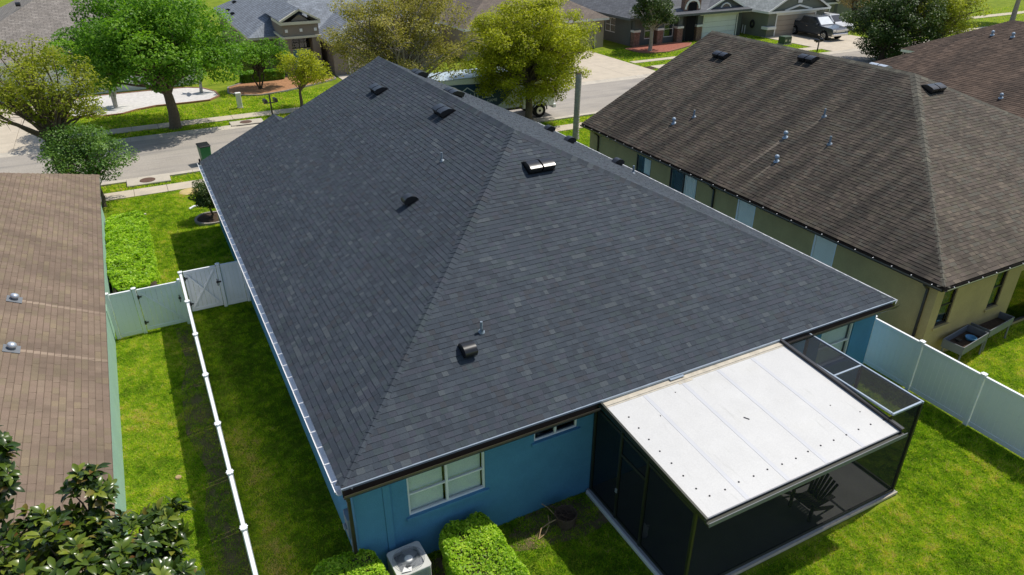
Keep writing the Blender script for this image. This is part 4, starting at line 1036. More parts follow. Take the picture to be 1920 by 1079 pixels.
for x, y, lb_ in ((21.3,-.42,'dark square seed pot in the left corner of the left planter'),(21.75,-.2,'dark square seed pot close beside the blue tray')):
    q = MB(); q.box(x-.09, x+.09, y-.08, y+.08, .661, .72); tag(q.build('seed_pot', 'bronze', None, .008), lb_, 'pot', 'seed pots in the planter')

# ------------------------------------------------------------------ front garden bits
def ring_bed(name, label, pts, mt, kerb, kz=.12, top=.06, cat='garden bed'):
    t = thing(name, label, cat, pts[0]+(0,)) ; m = MB(); m.poly([(x, y, top) for x, y in pts]); m.build('mulch', mt, t)
    m = MB(); n = len(pts)
    for i in range(n): m.bar((*pts[i], kz*.5-.01), (*pts[(i+1) % n], kz*.5-.01), .12, kz)
    m.build('edging', kerb, t); return t
def blob(cx, cy, rx, ry, n=22, wob=.12, seed=0):
    r = random.Random(seed); ph = [r.uniform(0, 6.28) for _ in range(3)]
    return [(cx+rx*math.cos(a)*(1+wob*math.sin(2*a+ph[0])*.6+wob*math.sin(3*a+ph[1])*.4), cy+ry*math.sin(a)*(1+wob*math.sin(2*a+ph[2])*.5)) for a in np.linspace(0, 2*math.pi, n, endpoint=False)]
ring_bed('garden_bed', 'small kerbed mulch ring round the clipped bush by the blue house', blob(.0, 25.2, .75, .8), 'soil', 'kerb_grey')
ring_bed('garden_bed', 'white gravel bed with red edging under the big oak', [(-4.8,49.6),(-3.2,49.7),(-2.2,50.5),(-.8,51.1),(1.5,51.0),(3.2,51.1),(4.1,52.3),(4.0,54.0),(3.2,55.8),(2.0,56.6),(-1,56.8),(-5.5,56.8),(-6.9,55.8),(-6.9,50.6)], 'white_gravel', 'kerb_red')
ring_bed('garden_bed', 'orange mulch bed with grey edging before the portico house', [(4.9,52.9),(5.6,51.6),(7.2,50.9),(9.0,51.3),(11,52.2),(13,53.2),(14.4,54.2),(14.4,56.8),(8,57.4),(5.2,55)], 'orange_mulch', 'kerb_grey')
ring_bed('garden_bed', 'red mulch bed with pink edging round the dark magnolia', [(46.2,54.0),(46.4,52.0),(47.6,50.8),(49.2,50.5),(51,51.2),(53.5,52.2),(55,53.6),(53.6,54.6),(48.4,54.6)], 'red_mulch', 'kerb_red')
m = MB(); m.lathe((-.55,29.9,.012), [(.55,0),(.5,.03),(.001,.035)], 20); o = m.build('stepping_stone', 'pavers'); tag(o, 'round yellow stepping stone in the front lawn', 'stone')
m = MB(); m.tube([(-.85,27.05,.05),(-.6,27.2,.10),(-.3,27.2,.08),(-.05,27.05,.06)], .06, 8); tag(m.build('white_pipe', 'white_vinyl'), 'short curved white pipe lying on the front lawn', 'pipe')
m = MB(); m.bar((-4.6,27.05,.04), (-2.9,27.35,.04), .1, .1); tag(m.build('lawn_edging', 'cream_trim'), 'pale straight edging strip behind the clipped hedge', 'edging')
m = MB(); m.cyl((-3.35,6.05,0.0), (-3.35,6.05,.03), .09, .07, 10); tag(m.build('pebble', 'stick'), 'small tan disc lying in the sunny side lawn', 'stone')
# wheelie bin
wb = thing('wheelie_bin', 'green wheeled rubbish bin standing at the near kerb', 'bin', (.95, 34.6, 0), .15)
q = MB(); q.add([(-.26,-.3,.08),(.26,-.3,.08),(.26,.28,.08),(-.26,.28,.08),(-.32,-.36,1.12),(.32,-.36,1.12),(.32,.38,1.12),(-.32,.38,1.12)], [(0,3,2,1),(4,5,6,7),(0,1,5,4),(1,2,6,5),(2,3,7,6),(3,0,4,7)]); q.build('body', 'green_plastic', wb, .03, world=False)
q = MB(); q.add([(-.35,-.4,1.12),(.35,-.4,1.12),(.35,.42,1.16),(-.35,.42,1.16),(-.33,-.36,1.18),(.33,-.36,1.18),(.33,.40,1.24),(-.33,.40,1.24)], [(0,3,2,1),(4,5,6,7),(0,1,5,4),(1,2,6,5),(2,3,7,6),(3,0,4,7)]); q.build('lid', 'black_plastic', wb, .02, world=False)
q = MB(); q.tube([(-.28,.46,1.05),(.28,.46,1.05)], .025, 8); q.build('handle', 'black_plastic', wb, world=False)
for s in (-1, 1):
    q = MB(); q.cyl((s*.30,.3,.14), (s*.36,.3,.14), .14, None, 14); q.build('wheel', 'tyre', wb, world=False)
# utility pedestal, mailboxes, transformer
ub = thing('utility_pedestal', 'white utility pedestal on the far lawn near the mailbox', 'utility box', (5.0, 47.5, 0))
q = MB(); q.box(-.18, .18, -.15, .15, 0, 1.12); q.build('cabinet', 'white_paint', ub, .02, world=False); q = MB(); q.box(-.21, .21, -.18, .18, 1.12, 1.2); q.build('lid', 'white_paint', ub, .02, world=False); q = MB(); q.box(-.22, .22, -.2, .2, -.02, .08); q.build('base', 'concrete', ub, world=False)
def mailbox(label, x, y, rz):
    t = thing('mailbox', label, 'mailbox', (x, y, 0), rz, 'black mailboxes on posts')
    q = MB(); q.box(-.05, .05, -.05, .05, -.05, 1.55); q.lathe((0,0,1.55), [(.07,0),(.05,.08),(.001,.16)], 8); q.build('post', 'black_metal', t, world=False)
    q = MB(); q.box(-.5, .5, -.035, .035, .98, 1.05); q.build('cross_arm', 'black_metal', t, world=False)
    for s in (-1, 1):
        prof = [(-.12,0),(.12,0),(.12,.16),(.085,.25),(0,.28),(-.085,.25),(-.12,.16)]
        q = MB(); q.prism([(s*.38+a,-.27,1.06+b) for a, b in prof], (0,.54,0)); q.build('box', 'black_metal', t, world=False)
    return t
mailbox('black double mailbox on a post by the far sidewalk near the small tree', 6.75, 43.9, .1)
mailbox('black double mailbox on a post by the driveway with cars', 63.6, 43.4, .1)
tb = thing('transformer_box', 'green electrical transformer box on the lawn by the parked cars', 'transformer', (64.0, 48.4, 0))
tb.scale = (.75,)*3; q = MB(); q.box(-.75, .75, -.6, .6, .1, 1.15); q.build('cabinet', 'utility_green', tb, .03, world=False); q = MB(); q.box(-.85, .85, -.7, .7, -.02, .1); q.build('pad', 'concrete', tb, world=False); q = MB(); q.box(-.55, -.2, -.62, -.601, .45, .75); q.box(.2, .5, -.62, -.601, .45, .7); q.build('sticker', 'cream_trim', tb, world=False)

# ------------------------------------------------------------------ houses across the street
def add_hip(house_, nm_, x0, x1, y0, y1, ze, s, mats, axis='y', near='hip', far='hip', trim='white_paint', gable_m=None, depth=.24):
    P = hip_deck(x0, x1, y0, y1, ze, s, axis, near, far); m, nm = deck_mesh(P, mats); k = len(nm)
    eave_box(m, x0, x1, y0, y1, ze, .4, depth, mi=k)
    if near == 'gable' and axis == 'y':
        h = (x1-x0)/2; zr = ze+s*h
        m.poly([(x0,y0+.35,ze-.02),(x1,y0+.35,ze-.02),(x0+h,y0+.35,zr-.02)], k+1)
        m.bar((x0,y0+.02,ze-.09), (x0+h,y0+.02,zr-.09), .06, .2, k); m.bar((x0+h,y0+.02,zr-.09), (x1,y0+.02,ze-.09), .06, .2, k)
    return m.build(nm_, nm+[trim, gable_m or trim], house_)
def body(house_, a, mt, doors=(), front_y=None, nm='wall'):
    x0, x1, y0, y1, z1 = a; m = MB()
    wall_face(m, (x0,y0), (x1,y0), -.05, z1, [(d[0]-x0, d[1]-x0, d[2], d[3]) for d in doors], (0,1), .15)
    wall_face(m, (x1,y0), (x1,y1), -.05, z1, [], (-1,0)); wall_face(m, (x1,y1), (x0,y1), -.05, z1, [], (0,-1)); wall_face(m, (x0,y1), (x0,y0), -.05, z1, [], (1,0))
    return m.build(nm, mt, house_)
def garage_door(house_, x0, x1, y, z1, mt, trim, rows=4, cols=4):
    m = MB(); m.box(x0-.16, x0, y-.05, y+.1, -.02, z1+.2); m.box(x1, x1+.16, y-.05, y+.1, -.02, z1+.2); m.box(x0, x1, y-.05, y+.1, z1, z1+.2); fr = m.build('garage_door', trim, house_)
    for r in range(rows):
        m = MB(); z0, z2 = z1*r/rows+.012, z1*(r+1)/rows-.012; m.box(x0, x1, y+.06, y+.1, z0, z2)
        for c in range(cols):
            a, b = x0+(x1-x0)*c/cols+.1, x0+(x1-x0)*(c+1)/cols-.1; m.box(a, b, y+.045, y+.059, z0+.1, z2-.1)
        m.build('door_panel', mt, fr)
# A: grey-tan roof, far left
ha = thing('grey_roof_house', 'pale house with grey tan hip roof across the street at far left', 'house', (-6, 68, 0))
ra = add_hip(ha, 'roof', -15.5, 3.6, 57.5, 84, 3.1, .49, {'n': 'grey_tan_roof', 'l': 'grey_tan_roof', 'r': 'grey_tan_roof', 'f': 'grey_tan_roof'})
body(ha, (-15, 3.1, 58, 83.5, 2.95), 'white_paint', [(-13.6,-8.2,0,2.4), (-4.2,-2.4,1.,2.4)])
garage_door(ha, -13.6, -8.2, 58.02, 2.4, 'white_paint', 'white_vinyl'); window(ha, (-15,58), (1,0), (0,-1), 10.8, 12.6, 1., 2.4, nx=2, ny=2, pane_m='pane_dark', back='blind')
place(link('roof_vent', G1, ra), frame((-9.1,64.3,6.5), (1,0,0), (0,1,.49)))
# B: blue-grey roof with portico
hb = thing('portico_house', 'taupe house with blue grey roof and gabled entrance portico', 'house', (17, 70, 0))
rb = add_hip(hb, 'roof', 8.3, 27.3, 60.4, 84, 3.1, .488, {'n': 'blue_grey_roof', 'l': 'blue_grey_roof_side', 'r': 'blue_grey_roof_side', 'f': 'blue_grey_roof'}, trim='cream_trim')
body(hb, (8.7, 26.9, 60.8, 83.6, 2.9), 'taupe_stucco')
add_hip(hb, 'garage_roof', 14.35, 25.2, 55.0, 67.5, 3.08, .488, {'n': 'blue_grey_roof', 'l': 'blue_grey_roof_side', 'r': 'blue_grey_roof_side', 'f': 'blue_grey_roof'}, trim='cream_trim')
body(hb, (14.7, 24.9, 55.4, 67, 2.9), 'taupe_stucco', [(16.2,21.6,0,2.4)], nm='garage_wall'); garage_door(hb, 16.2, 21.6, 55.42, 2.4, 'tan_garage', 'cream_trim')
for dx, dy in ((9.1,77.2), (9.1,74.1), (10.2,79.5)): place(link('roof_vent', G1, rb), frame((dx,dy,3.1+.488*(dx-8.3)+.02), (0,-1,0), (1,0,.488)))
m = MB()
wall_face(m, (10.9,57.2), (14.1,57.2), -.05, 4.45, [(.62,2.5,0.,3.25)], (0,1), 1.3)
wall_face(m, (10.9,62), (10.9,57.2), -.05, 4.45, [], (1,0)); wall_face(m, (14.1,57.2), (14.1,62), -.05, 4.45, [], (-1,0)); m.poly([(10.9,57.2,4.45),(14.1,57.2,4.45),(14.1,64,4.45),(10.9,64,4.45)])
m.poly([(11.7,57.35,4.74),(13.3,57.35,4.74),(12.5,57.35,5.28)]); m.build('portico_wall', 'taupe_stucco', hb)
m = MB(); m.box(10.75, 14.25, 57.05, 57.19, 3.28, 3.46); m.box(10.75, 10.89, 57.2, 61, 3.28, 3.46); m.box(10.7, 14.3, 57.0, 57.3, 4.46, 4.70); m.box(10.7, 10.95, 57.31, 61, 4.46, 4.70); m.box(14.05, 14.3, 57.31, 61, 4.46, 4.70)
m.bar((10.7,57.12,4.74), (12.5,57.12,5.70), .26, .16, 0, (0,0,1)); m.bar((12.5,57.12,5.70), (14.3,57.12,4.74), .26, .16, 0, (0,0,1)); m.build('portico_trim', 'cream_trim', hb)
m = MB(); m.poly([(10.7,57.0,4.78),(12.5,57.0,5.80),(12.5,66,5.80),(10.7,66,4.78)]); m.poly([(12.5,57.0,5.80),(14.3,57.0,4.78),(14.3,66,4.78),(12.5,66,5.80)]); m.build('portico_roof', 'blue_grey_roof_side', hb)
for x in (11.2, 12.5, 13.8):
    m = MB(); m.box(x-.12, x+.12, 57.16, 57.198, 3.82, 4.08); m.build('frieze_block', 'white_paint', hb)
window(hb, (10.9,58.5), (1,0), (0,-1), .66, 2.46, 2.2, 3.2, nx=4, ny=2, recess=.0, frame_m='black_metal', pane_m='pane_dark', back=None, fw_=.04)
m = MB(); m.box(11.56, 13.36, 58.42, 58.5, 0, 2.05); m.build('entrance_door', 'blue_tray', hb); m = MB(); m.box(11.5, 13.4, 58.38, 58.46, 2.06, 2.18); m.build('door_lintel', 'cream_trim', hb)
# C: brown roof, beige garage
hc = thing('beige_garage_house', 'beige house with brown grey roof and garage behind the yellow green tree', 'house', (37, 65, 0))
add_hip(hc, 'roof', 28, 45.3, 56., 78, 3.1, .488, 'brown_grey_roof')
body(hc, (28.4, 44.9, 56.4, 77.6, 2.9), 'beige_stucco', [(37.9,43.7,0,2.35)]); garage_door(hc, 37.9, 43.7, 56.42, 2.35, 'tan_garage', 'cream_trim')
m = MB(); m.box(44.25, 44.4, 56.22, 56.38, 1.7, 2.1); m.build('wall_lamp', 'black_metal', hc)
# D: charcoal roof with brick columns
hd = thing('brick_column_house', 'dark grey house with brick columns arch and white garage door', 'house', (56, 64, 0))
add_hip(hd, 'roof', 46.7, 64.2, 54.2, 76, 3.1, .488, {'n': 'charcoal_roof', 'l': 'charcoal_roof', 'r': 'charcoal_roof', 'f': 'charcoal_roof'}, trim='dark_grey_stucco')
m = MB(); wall_face(m, (47.8,75.6), (47.8,55.4), -.05, 2.9, [(15.2,17.2,1.0,2.55)], (1,0)); wall_face(m, (47.8,55.4), (57,55.4), -.05, 2.9, [(1.9,3.2,.6,2.3),(4.6,5.9,.6,2.3)], (0,1)); wall_face(m, (57,55.4), (57,57.2), -.05, 2.9, [], (-1,0))
wall_face(m, (57,57.2), (63.9,57.2), -.05, 2.9, [], (0,1)); wall_face(m, (63.9,57.2), (63.9,75.6), -.05, 2.9, [], (-1,0)); wall_face(m, (63.9,75.6), (47.8,75.6), -.05, 2.9, [], (0,-1)); m.build('wall', 'dark_grey_stucco', hd)
window(hd, (47.8,75.6), (0,-1), (-1,0), 15.2, 17.2, 1.0, 2.55, nx=2, ny=2, pane_m='pane_dark', back='blind'); window(hd, (47.8,55.4), (1,0), (0,-1), 1.9, 3.2, .6, 2.3, nx=1, ny=2, pane_m='pane_dark', back='blind'); window(hd, (47.8,55.4), (1,0), (0,-1), 4.6, 5.9, .6, 2.3, nx=1, ny=2, pane_m='pane_dark', back='blind')
for x in (48.2, 51.4, 54.2, 57.0):
    m = MB(); m.box(x-.4, x+.4, 54.75, 55.36, 0, 1.5); c = m.build('column', 'brick_stone', hd, .03); m = MB(); m.box(x-.45, x+.45, 54.7, 55.38, 1.505, 1.72); m.build('capstone', 'white_paint', c); m = MB(); m.box(x-.3, x+.3, 54.85, 55.34, 1.725, 2.9); m.build('shaft', 'dark_grey_stucco', c)
m = MB(); vs = []; n = 14
for i in range(n+1):
    a = math.pi*i/n
    for r in (.85, 1.1): vs.append((55.6+r*math.cos(a), 54.7, 3.5+r*math.sin(a)))
m.add(vs+[(x, y+.3, z) for x, y, z in vs], [(2*i, 2*i+1, 2*i+3, 2*i+2) for i in range(n)]+[(2*i+1+30, 2*i+1, 2*i+3, 2*i+3+30)[::-1] for i in range(n)]); m.build('arch', 'white_paint', hd)
m = MB(); m.box(54.4, 56.8, 54.75, 55.3, 2.9, 5.2); m.build('arch_wall', 'brick_stone', hd); m = MB(); m.box(55., 56.2, 54.70, 54.74, .05, 4.2); m.build('entrance_void', 'dark_void', hd)
add_hip(hd, 'garage_roof', 56.9, 64.4, 54.6, 64, 2.95, .45, 'charcoal_roof', near='gable', trim='white_paint', gable_m='dark_grey_stucco')
body(hd, (57.3, 64.0, 55.5, 63, 2.8), 'dark_grey_stucco', [(58.2,63.2,0,2.35)], nm='garage_wall'); garage_door(hd, 58.2, 63.2, 55.52, 2.35, 'white_vinyl', 'white_paint')
m = MB(); vs = [(60.65+.75*math.cos(math.pi*i/12), 54.88, 3.0+.75*math.sin(math.pi*i/12)) for i in range(13)]; m.poly(vs[::-1]); m.build('half_round_window', 'car_glass', hd)
m = MB(); m.tube([(60.65+.82*math.cos(math.pi*i/12), 54.87, 3.0+.82*math.sin(math.pi*i/12)) for i in range(13)], .09, 6); m.build('window_arch', 'white_paint', hd)
# E: grey green house with the parked cars
he = thing('grey_green_house', 'grey green house with white trimmed gable above a wide garage', 'house', (72, 62, 0))
add_hip(he, 'roof', 64.8, 75.0, 52.2, 74, 2.9, .5, {'l': 'green_grey_roof', 'r': 'green_grey_roof', 'f': 'green_grey_roof'}, near='gable', trim='white_paint', gable_m='grey_green_siding')
body(he, (65.3, 74.5, 52.6, 73.6, 2.75), 'grey_green_siding', [(66.7,72.9,0,2.35)]); garage_door(he, 66.7, 72.9, 52.62, 2.35, 'tan_garage', 'white_paint', cols=6)
m = MB(); m.box(66.3, 73.3, 52.38, 52.5, 2.56, 2.84); m.bar((67.6,52.43,2.86), (69.8,52.43,3.35), .1, .2); m.bar((69.8,52.43,3.35), (72,52.43,2.86), .1, .2); m.box(65.0, 66.4, 52.2, 53.2, .9, 1.2); m.build('trim', 'white_paint', he)
m = MB(); vs = [(69.9+.35*math.cos(math.pi*i/10), 52.46, 4.35+.35*math.sin(math.pi*i/10)) for i in range(11)]; m.poly(([(70.25,52.46,3.6)]+vs+[(69.55,52.46,3.6)])[::-1]); m.build('gable_vent', 'white_paint', he)
add_hip(he, 'side_gable_roof', 73.6, 79.6, 54.8, 70, 2.95, .5, 'green_grey_roof', near='gable', trim='white_paint', gable_m='grey_green_siding')
body(he, (74.6, 79.2, 55.2, 70, 2.8), 'grey_green_siding', [(75.3,78.3,0,2.3)], nm='side_wall'); garage_door(he, 75.3, 78.3, 55.22, 2.3, 'tan_garage', 'white_paint', cols=3)
m = MB()
for r in (.34, .27, .2): m.tube([(65.18, 54.9+r*math.cos(a), 1.25+1.3*r*math.sin(a)) for a in np.linspace(0, 6.283, 20)], .05, 6, caps=False)
m.build('hose_reel', 'black_plastic', he)
for y in (56.4, 56.0):
    m = MB(); m.cyl((65.2,y,0), (65.2,y,.95), .07, None, 8); m.build('wall_pipe', 'white_paint', he)
m = MB(); m.box(65.12, 65.28, 57.0, 57.6, 1.6, 2.2); m.build('meter_box', 'grey_pipe', he)
# G: house behind the dark tree
hg = thing('far_green_house', 'grey green walled house far right behind the dark tree', 'house', (89, 64, 0))
add_hip(hg, 'roof', 81.5, 98, 56.5, 78, 3.3, .49, 'brown_grey_roof'); body(hg, (82, 97.5, 57, 77.5, 3.1), 'grey_green_siding')

# ------------------------------------------------------------------ vehicles
def wheel(parent, x, y, r, w, side):
    q = MB(); q.cyl((x,y-w/2,r), (x,y+w/2,r), r, None, 22); t = q.build('wheel', 'tyre', parent, world=False)
    s = side; q = MB(); q.cyl((x,y+s*(w/2-.02),r), (x,y+s*(w/2+.012),r), r*.62, r*.58, 16); q.build('rim', 'rim', t, world=False)
    q = MB()
    for i in range(6):
        a = 2*math.pi*i/6; q.bar((x+r*.12*math.cos(a),y+s*(w/2+.016),r+r*.12*math.sin(a)), (x+r*.56*math.cos(a),y+s*(w/2+.016),r+r*.56*math.sin(a)), r*.14, .02, 0, (0,1,0))
    q.build('spokes', 'dark_void', t, world=False)
def car_shell(prof, hw, mb, arches, ra, mi=0):
    """prof: closed side outline (x,z) without arches along the bottom; both sides + skin"""
    bot = [p for p in prof]
    pts = []
    zb = min(p[1] for p in prof)
    xs0, xs1 = prof[0][0], prof[1][0]
    pts.append(prof[0])
    for ax in sorted(arches):
        for i in range(11):
            a = math.pi-math.pi*i/10; pts.append((ax+ra*math.cos(a), zb+ra*math.sin(a)*.95))
    pts += prof[1:]
    n = len(pts)
    L = [(x, -hw, z) for x, z in pts]; Rr = [(x, hw, z) for x, z in pts]
    mb.add(L, [list(range(n))], mi); mb.add(Rr, [list(range(n))[::-1]], mi)
    mb.add(L+Rr, [(i, n+i, n+(i+1) % n, (i+1) % n) for i in range(n)], mi)
def greenhouse(mb, bx0, bx1, tx0, tx1, z0, z1, hw0, hw1, mi=0):
    b = [(bx0,-hw0,z0),(bx1,-hw0,z0),(bx1,hw0,z0),(bx0,hw0,z0)]; t = [(tx0,-hw1,z1),(tx1,-hw1,z1),(tx1,hw1,z1),(tx0,hw1,z1)]
    mb.add(b+t, [(4,5,6,7),(0,1,5,4),(1,2,6,5),(2,3,7,6),(3,0,4,7)], mi)
def glass_quad(parent, c, nm='window', mt='car_glass', off=.012):
    c = [Vector(p) for p in c]; n = (c[1]-c[0]).cross(c[3]-c[0]).normalized(); ctr = sum(c, Vector())/4
    if n.dot(ctr-Vector((ctr.x*.5, 0, 0.9))) < 0: n = -n
    q = MB(); f = [p+n*off for p in c]; b = [p-n*.02 for p in c]; q.add(f+b, [(0,1,2,3),(7,6,5,4),(0,4,5,1),(1,5,6,2),(2,6,7,3),(3,7,4,0)]); return q.build(nm, mt, parent, world=False)
def pickup(label, x, y, rz, sc):
    t = thing('pickup_truck', label, 'pickup truck', (x, y, .04), rz); t.scale = (sc,)*3
    m = MB(); prof = [(-2.95,.42),(2.9,.42),(2.95,.75),(2.9,1.02),(2.75,1.12),(1.35,1.22),(-2.92,1.24),(-2.95,.9)]
    car_shell(prof, .99, m, (-1.75, 1.95), .47); m.build('body', 'pickup_paint', t, .03, world=False)
    m = MB(); greenhouse(m, -1.25, 1.4, -1.05, .55, 1.20, 1.88, .95, .78); m.build('cab', 'pickup_paint', t, .04, world=False)
    m = MB(); m.box(-2.85, -1.35, -.85, .85, 1.242, 1.25); m.build('bed', 'dark_void', t, world=False)
    for s in (-1, 1):
        m = MB(); m.box(-2.9, -1.3, s*.92-.06, s*.92+.06, 1.24, 1.34); m.build('bed_rail', 'pickup_paint', t, .015, world=False)
        f = lambda u, k: (u, s*(.95-.17*k), 1.20+.68*k)
        glass_quad(t, [f(-1.08,.12), f(-.12,.12), f(-.2,.88), f(-.95,.88)]); glass_quad(t, [f(-.02,.12), f(1.12,.12), f(.48,.88), f(-.1,.88)])
        for xx in (-.05, 1.15):
            m = MB(); m.box(xx-.25, xx-.1, s*1.0-.02, s*1.0+.02, 1.0, 1.05); m.build('door_handle', 'chrome', t, world=False)
        m = MB(); m.box(.95, 1.12, s*1.12-.12, s*1.12+.12, 1.2, 1.4); m.build('mirror', 'pickup_paint', t, .02, world=False)
        m = MB(); m.box(2.72, 2.97, s*.75-.18, s*.75+.2, .82, 1.02); m.build('headlight', 'lamp_lens', t, .02, world=False)
        m = MB(); m.box(-2.97, -2.9, s*.86-.09, s*.86+.09, .8, 1.2); m.build('tail_light', 'tail_lens', t, world=False)
        m = MB(); m.box(-1.2, 1.3, s*1.02-.06, s*1.02+.06, .36, .42); m.build('running_board', 'black_plastic', t, world=False)
        for xx in (-1.75, 1.95): wheel(t, xx, s*.88, .41, .26, s)
    glass_quad(t, [(1.30,-.82,1.27),(1.30,.82,1.27),(.62,.70,1.84),(.62,-.70,1.84)], 'windscreen', 'sunshade', .02)
    glass_quad(t, [(-1.26,-.75,1.3),(-1.26,.75,1.3),(-1.09,.66,1.8),(-1.09,-.66,1.8)], 'rear_window')
    m = MB(); m.box(2.9, 2.99, -.55, .55, .78, 1.02); m.build('grille', 'chrome', t, .015, world=False); m = MB(); m.box(2.86, 3.08, -.98, .98, .45, .68); m.build('bumper', 'chrome', t, .04, world=False); m = MB(); m.box(-3.05, -2.9, -.95, .95, .5, .68); m.build('bumper', 'chrome', t, .03, world=False)
    return t
def suv(label, x, y, rz, sc):
    t = thing('parked_suv', label, 'car', (x, y, .04), rz); t.scale = (sc,)*3
    m = MB(); car_shell([(-2.3,.36),(2.3,.36),(2.35,.7),(2.28,.92),(1.2,1.08),(-2.28,1.1),(-2.33,.7)], .92, m, (-1.4, 1.45), .42); m.build('body', 'white_car', t, .04, world=False)
    m = MB(); greenhouse(m, -2.2, 1.3, -1.95, .45, 1.06, 1.68, .88, .70); m.build('cabin', 'white_car', t, .05, world=False)
    for s in (-1, 1):
        f = lambda u, k: (u, s*(.88-.18*k), 1.06+.62*k)
        for a, b, c, d_ in ((-2.0,-1.2,-1.25,-1.85), (-1.1,-.15,-.2,-1.1), (-.05,1.05,.42,-.1)): glass_quad(t, [f(a,.1), f(b,.1), f(c,.86), f(d_,.86)])
        m = MB(); m.bar((-1.6,s*.6,1.74), (.3,s*.6,1.74), .04, .04); m.build('roof_rail', 'black_metal', t, world=False)
        m = MB(); m.box(2.1, 2.33, s*.65-.2, s*.65+.2, .74, .9); m.build('headlight', 'lamp_lens', t, .02, world=False); m = MB(); m.box(.85, 1.0, s*1.02-.1, s*1.02+.1, 1.05, 1.2); m.build('mirror', 'white_car', t, .02, world=False)
        for xx in (-1.4, 1.45): wheel(t, xx, s*.82, .37, .24, s)
    glass_quad(t, [(1.2,-.76,1.12),(1.2,.76,1.12),(.5,.62,1.64),(.5,-.62,1.64)], 'windscreen', 'car_glass', .02)
    m = MB(); m.box(2.28, 2.37, -.5, .5, .6, .85); m.build('grille', 'black_metal', t, .02, world=False)
    return t
pickup('dark grey pickup truck with silver windscreen shade on the driveway', 70.9, 50.4, -math.pi/2-.02, 1.22)
suv('white car parked behind the dark pickup on the driveway', 75.0, 52.0, -math.pi/2, 1.22)
# box truck at the near kerb
tk = thing('box_truck', 'white box truck with dark blue lettered side parked at the kerb', 'truck', (20.5, 35.5, 0))
m = MB(); m.box(16.0, 22.7, 34.25, 36.85, 1.0, 3.45); m.build('cargo_box', 'truck_white', tk, .04)
m = MB(); m.box(15.98, 22.72, 34.23, 36.87, 3.46, 3.50); m.build('box_roof', 'truck_roof', tk, .015)
m = MB(); top = [(16.1+6.3*i/16, 34.242, 3.12-.5*(i/16)**2.2) for i in range(17)]; m.poly([(16.1,34.242,1.2),(20.6,34.242,1.2)]+[(21.4,34.242,1.6)]+top[::-1]); m.build('side_graphic', 'truck_blue', tk)
def lettering(txt, x, z, size, mt='lettering'):
    c = bpy.data.curves.new('lettering', 'FONT'); c.body = txt; c.size = size; c.extrude = .002; c.materials.append(MATS[mt])
    tmp = bpy.data.objects.new('lettering', c); COL.objects.link(tmp); dg = bpy.context.evaluated_depsgraph_get()
    me = bpy.data.meshes.new_from_object(tmp.evaluated_get(dg)); bpy.data.objects.remove(tmp)
    if not me.materials: me.materials.append(MATS[mt])
    o = link('lettering', me, tk); o.matrix_parent_inverse = BASIS[tk.name].inverted(); o.matrix_basis = Matrix.Translation((x, 34.232, z)) @ Matrix.Rotation(math.pi/2, 4, 'X'); return o
lettering('THE', 19.1, 2.52, .26); lettering('GUTTER', 18.2, 1.98, .62); lettering('GAME', 20.0, 1.66, .3)
m = MB(); m.bar((18.0,34.236,2.5), (18.5,34.236,2.82), .012, .06); m.bar((18.5,34.236,2.82), (19.05,34.236,2.46), .012, .06); m.build('roof_emblem', 'lettering', tk)
m = MB(); m.box(16.2, 25.2, 34.6, 34.8, .75, .95); m.box(16.2, 25.2, 36.3, 36.5, .75, .95); m.build('chassis', 'black_metal', tk)
m = MB(); m.box(17.6, 19.0, 34.3, 34.7, .5, .95); m.build('toolbox', 'black_metal', tk, .02)
m = MB(); pr = [(23.0,.75),(25.6,.75),(25.72,1.1),(25.66,1.55),(25.25,2.62),(25.0,2.72),(23.0,2.75)]; m.prism([(x, 34.4, z) for x, z in pr], (0,2.3,0)); m.build('cab', 'truck_white', tk, .05, seg=2)
m = MB(); m.add([(25.665,34.6,1.62),(25.665,36.5,1.62),(25.30,36.5,2.55),(25.30,34.6,2.55)], [(0,1,2,3)]); m.build('windscreen', 'car_glass', tk)
for y, nm in ((34.388, 'window'), (36.712, 'window')):
    m = MB(); m.poly([(23.9,y,1.65),(25.5,y,1.65),(25.15,y,2.5),(23.9,y,2.5)] if y < 35 else [(23.9,y,1.65),(23.9,y,2.5),(25.15,y,2.5),(25.5,y,1.65)]); m.build(nm, 'car_glass', tk)
m = MB(); m.box(23.85, 23.95, 34.36, 34.39, 1.2, 1.42); m.build('door_handle', 'black_metal', tk); m = MB(); m.bar((25.45,34.38,2.3), (25.6,34.1,2.3), .03, .03); m.box(25.5, 25.62, 33.98, 34.18, 1.75, 2.4); m.build('mirror', 'black_metal', tk)
m = MB(); m.box(25.55, 25.85, 34.4, 36.7, .55, .85); m.build('bumper', 'truck_white', tk, .04); m = MB(); m.box(25.66, 25.74, 34.5, 34.9, .95, 1.15); m.box(25.66, 25.74, 36.2, 36.6, .95, 1.15); m.build('headlight', 'lamp_lens', tk)
m = MB(); m.tube([(24.4+.62*math.cos(a),34.385,.52+.62*math.sin(a)) for a in np.linspace(0, math.pi, 13)], .05, 6); m.build('wheel_arch', 'black_metal', tk)
for x in (24.4, 18.2):
    for y, s in ((34.52, -1), (36.58, 1)):
        q = MB(); q.cyl((x,y-.16,.5), (x,y+.16,.5), .5, None, 22); w_ = q.build('wheel', 'tyre', tk); q = MB(); q.cyl((x,y+s*.1,.5), (x,y+s*.175,.5), .3, .27, 16); q.build('rim', 'rim', w_); q = MB(); q.cyl((x,y+s*.17,.5), (x,y+s*.2,.5), .1, .08, 10); q.build('hub', 'dark_void', w_)

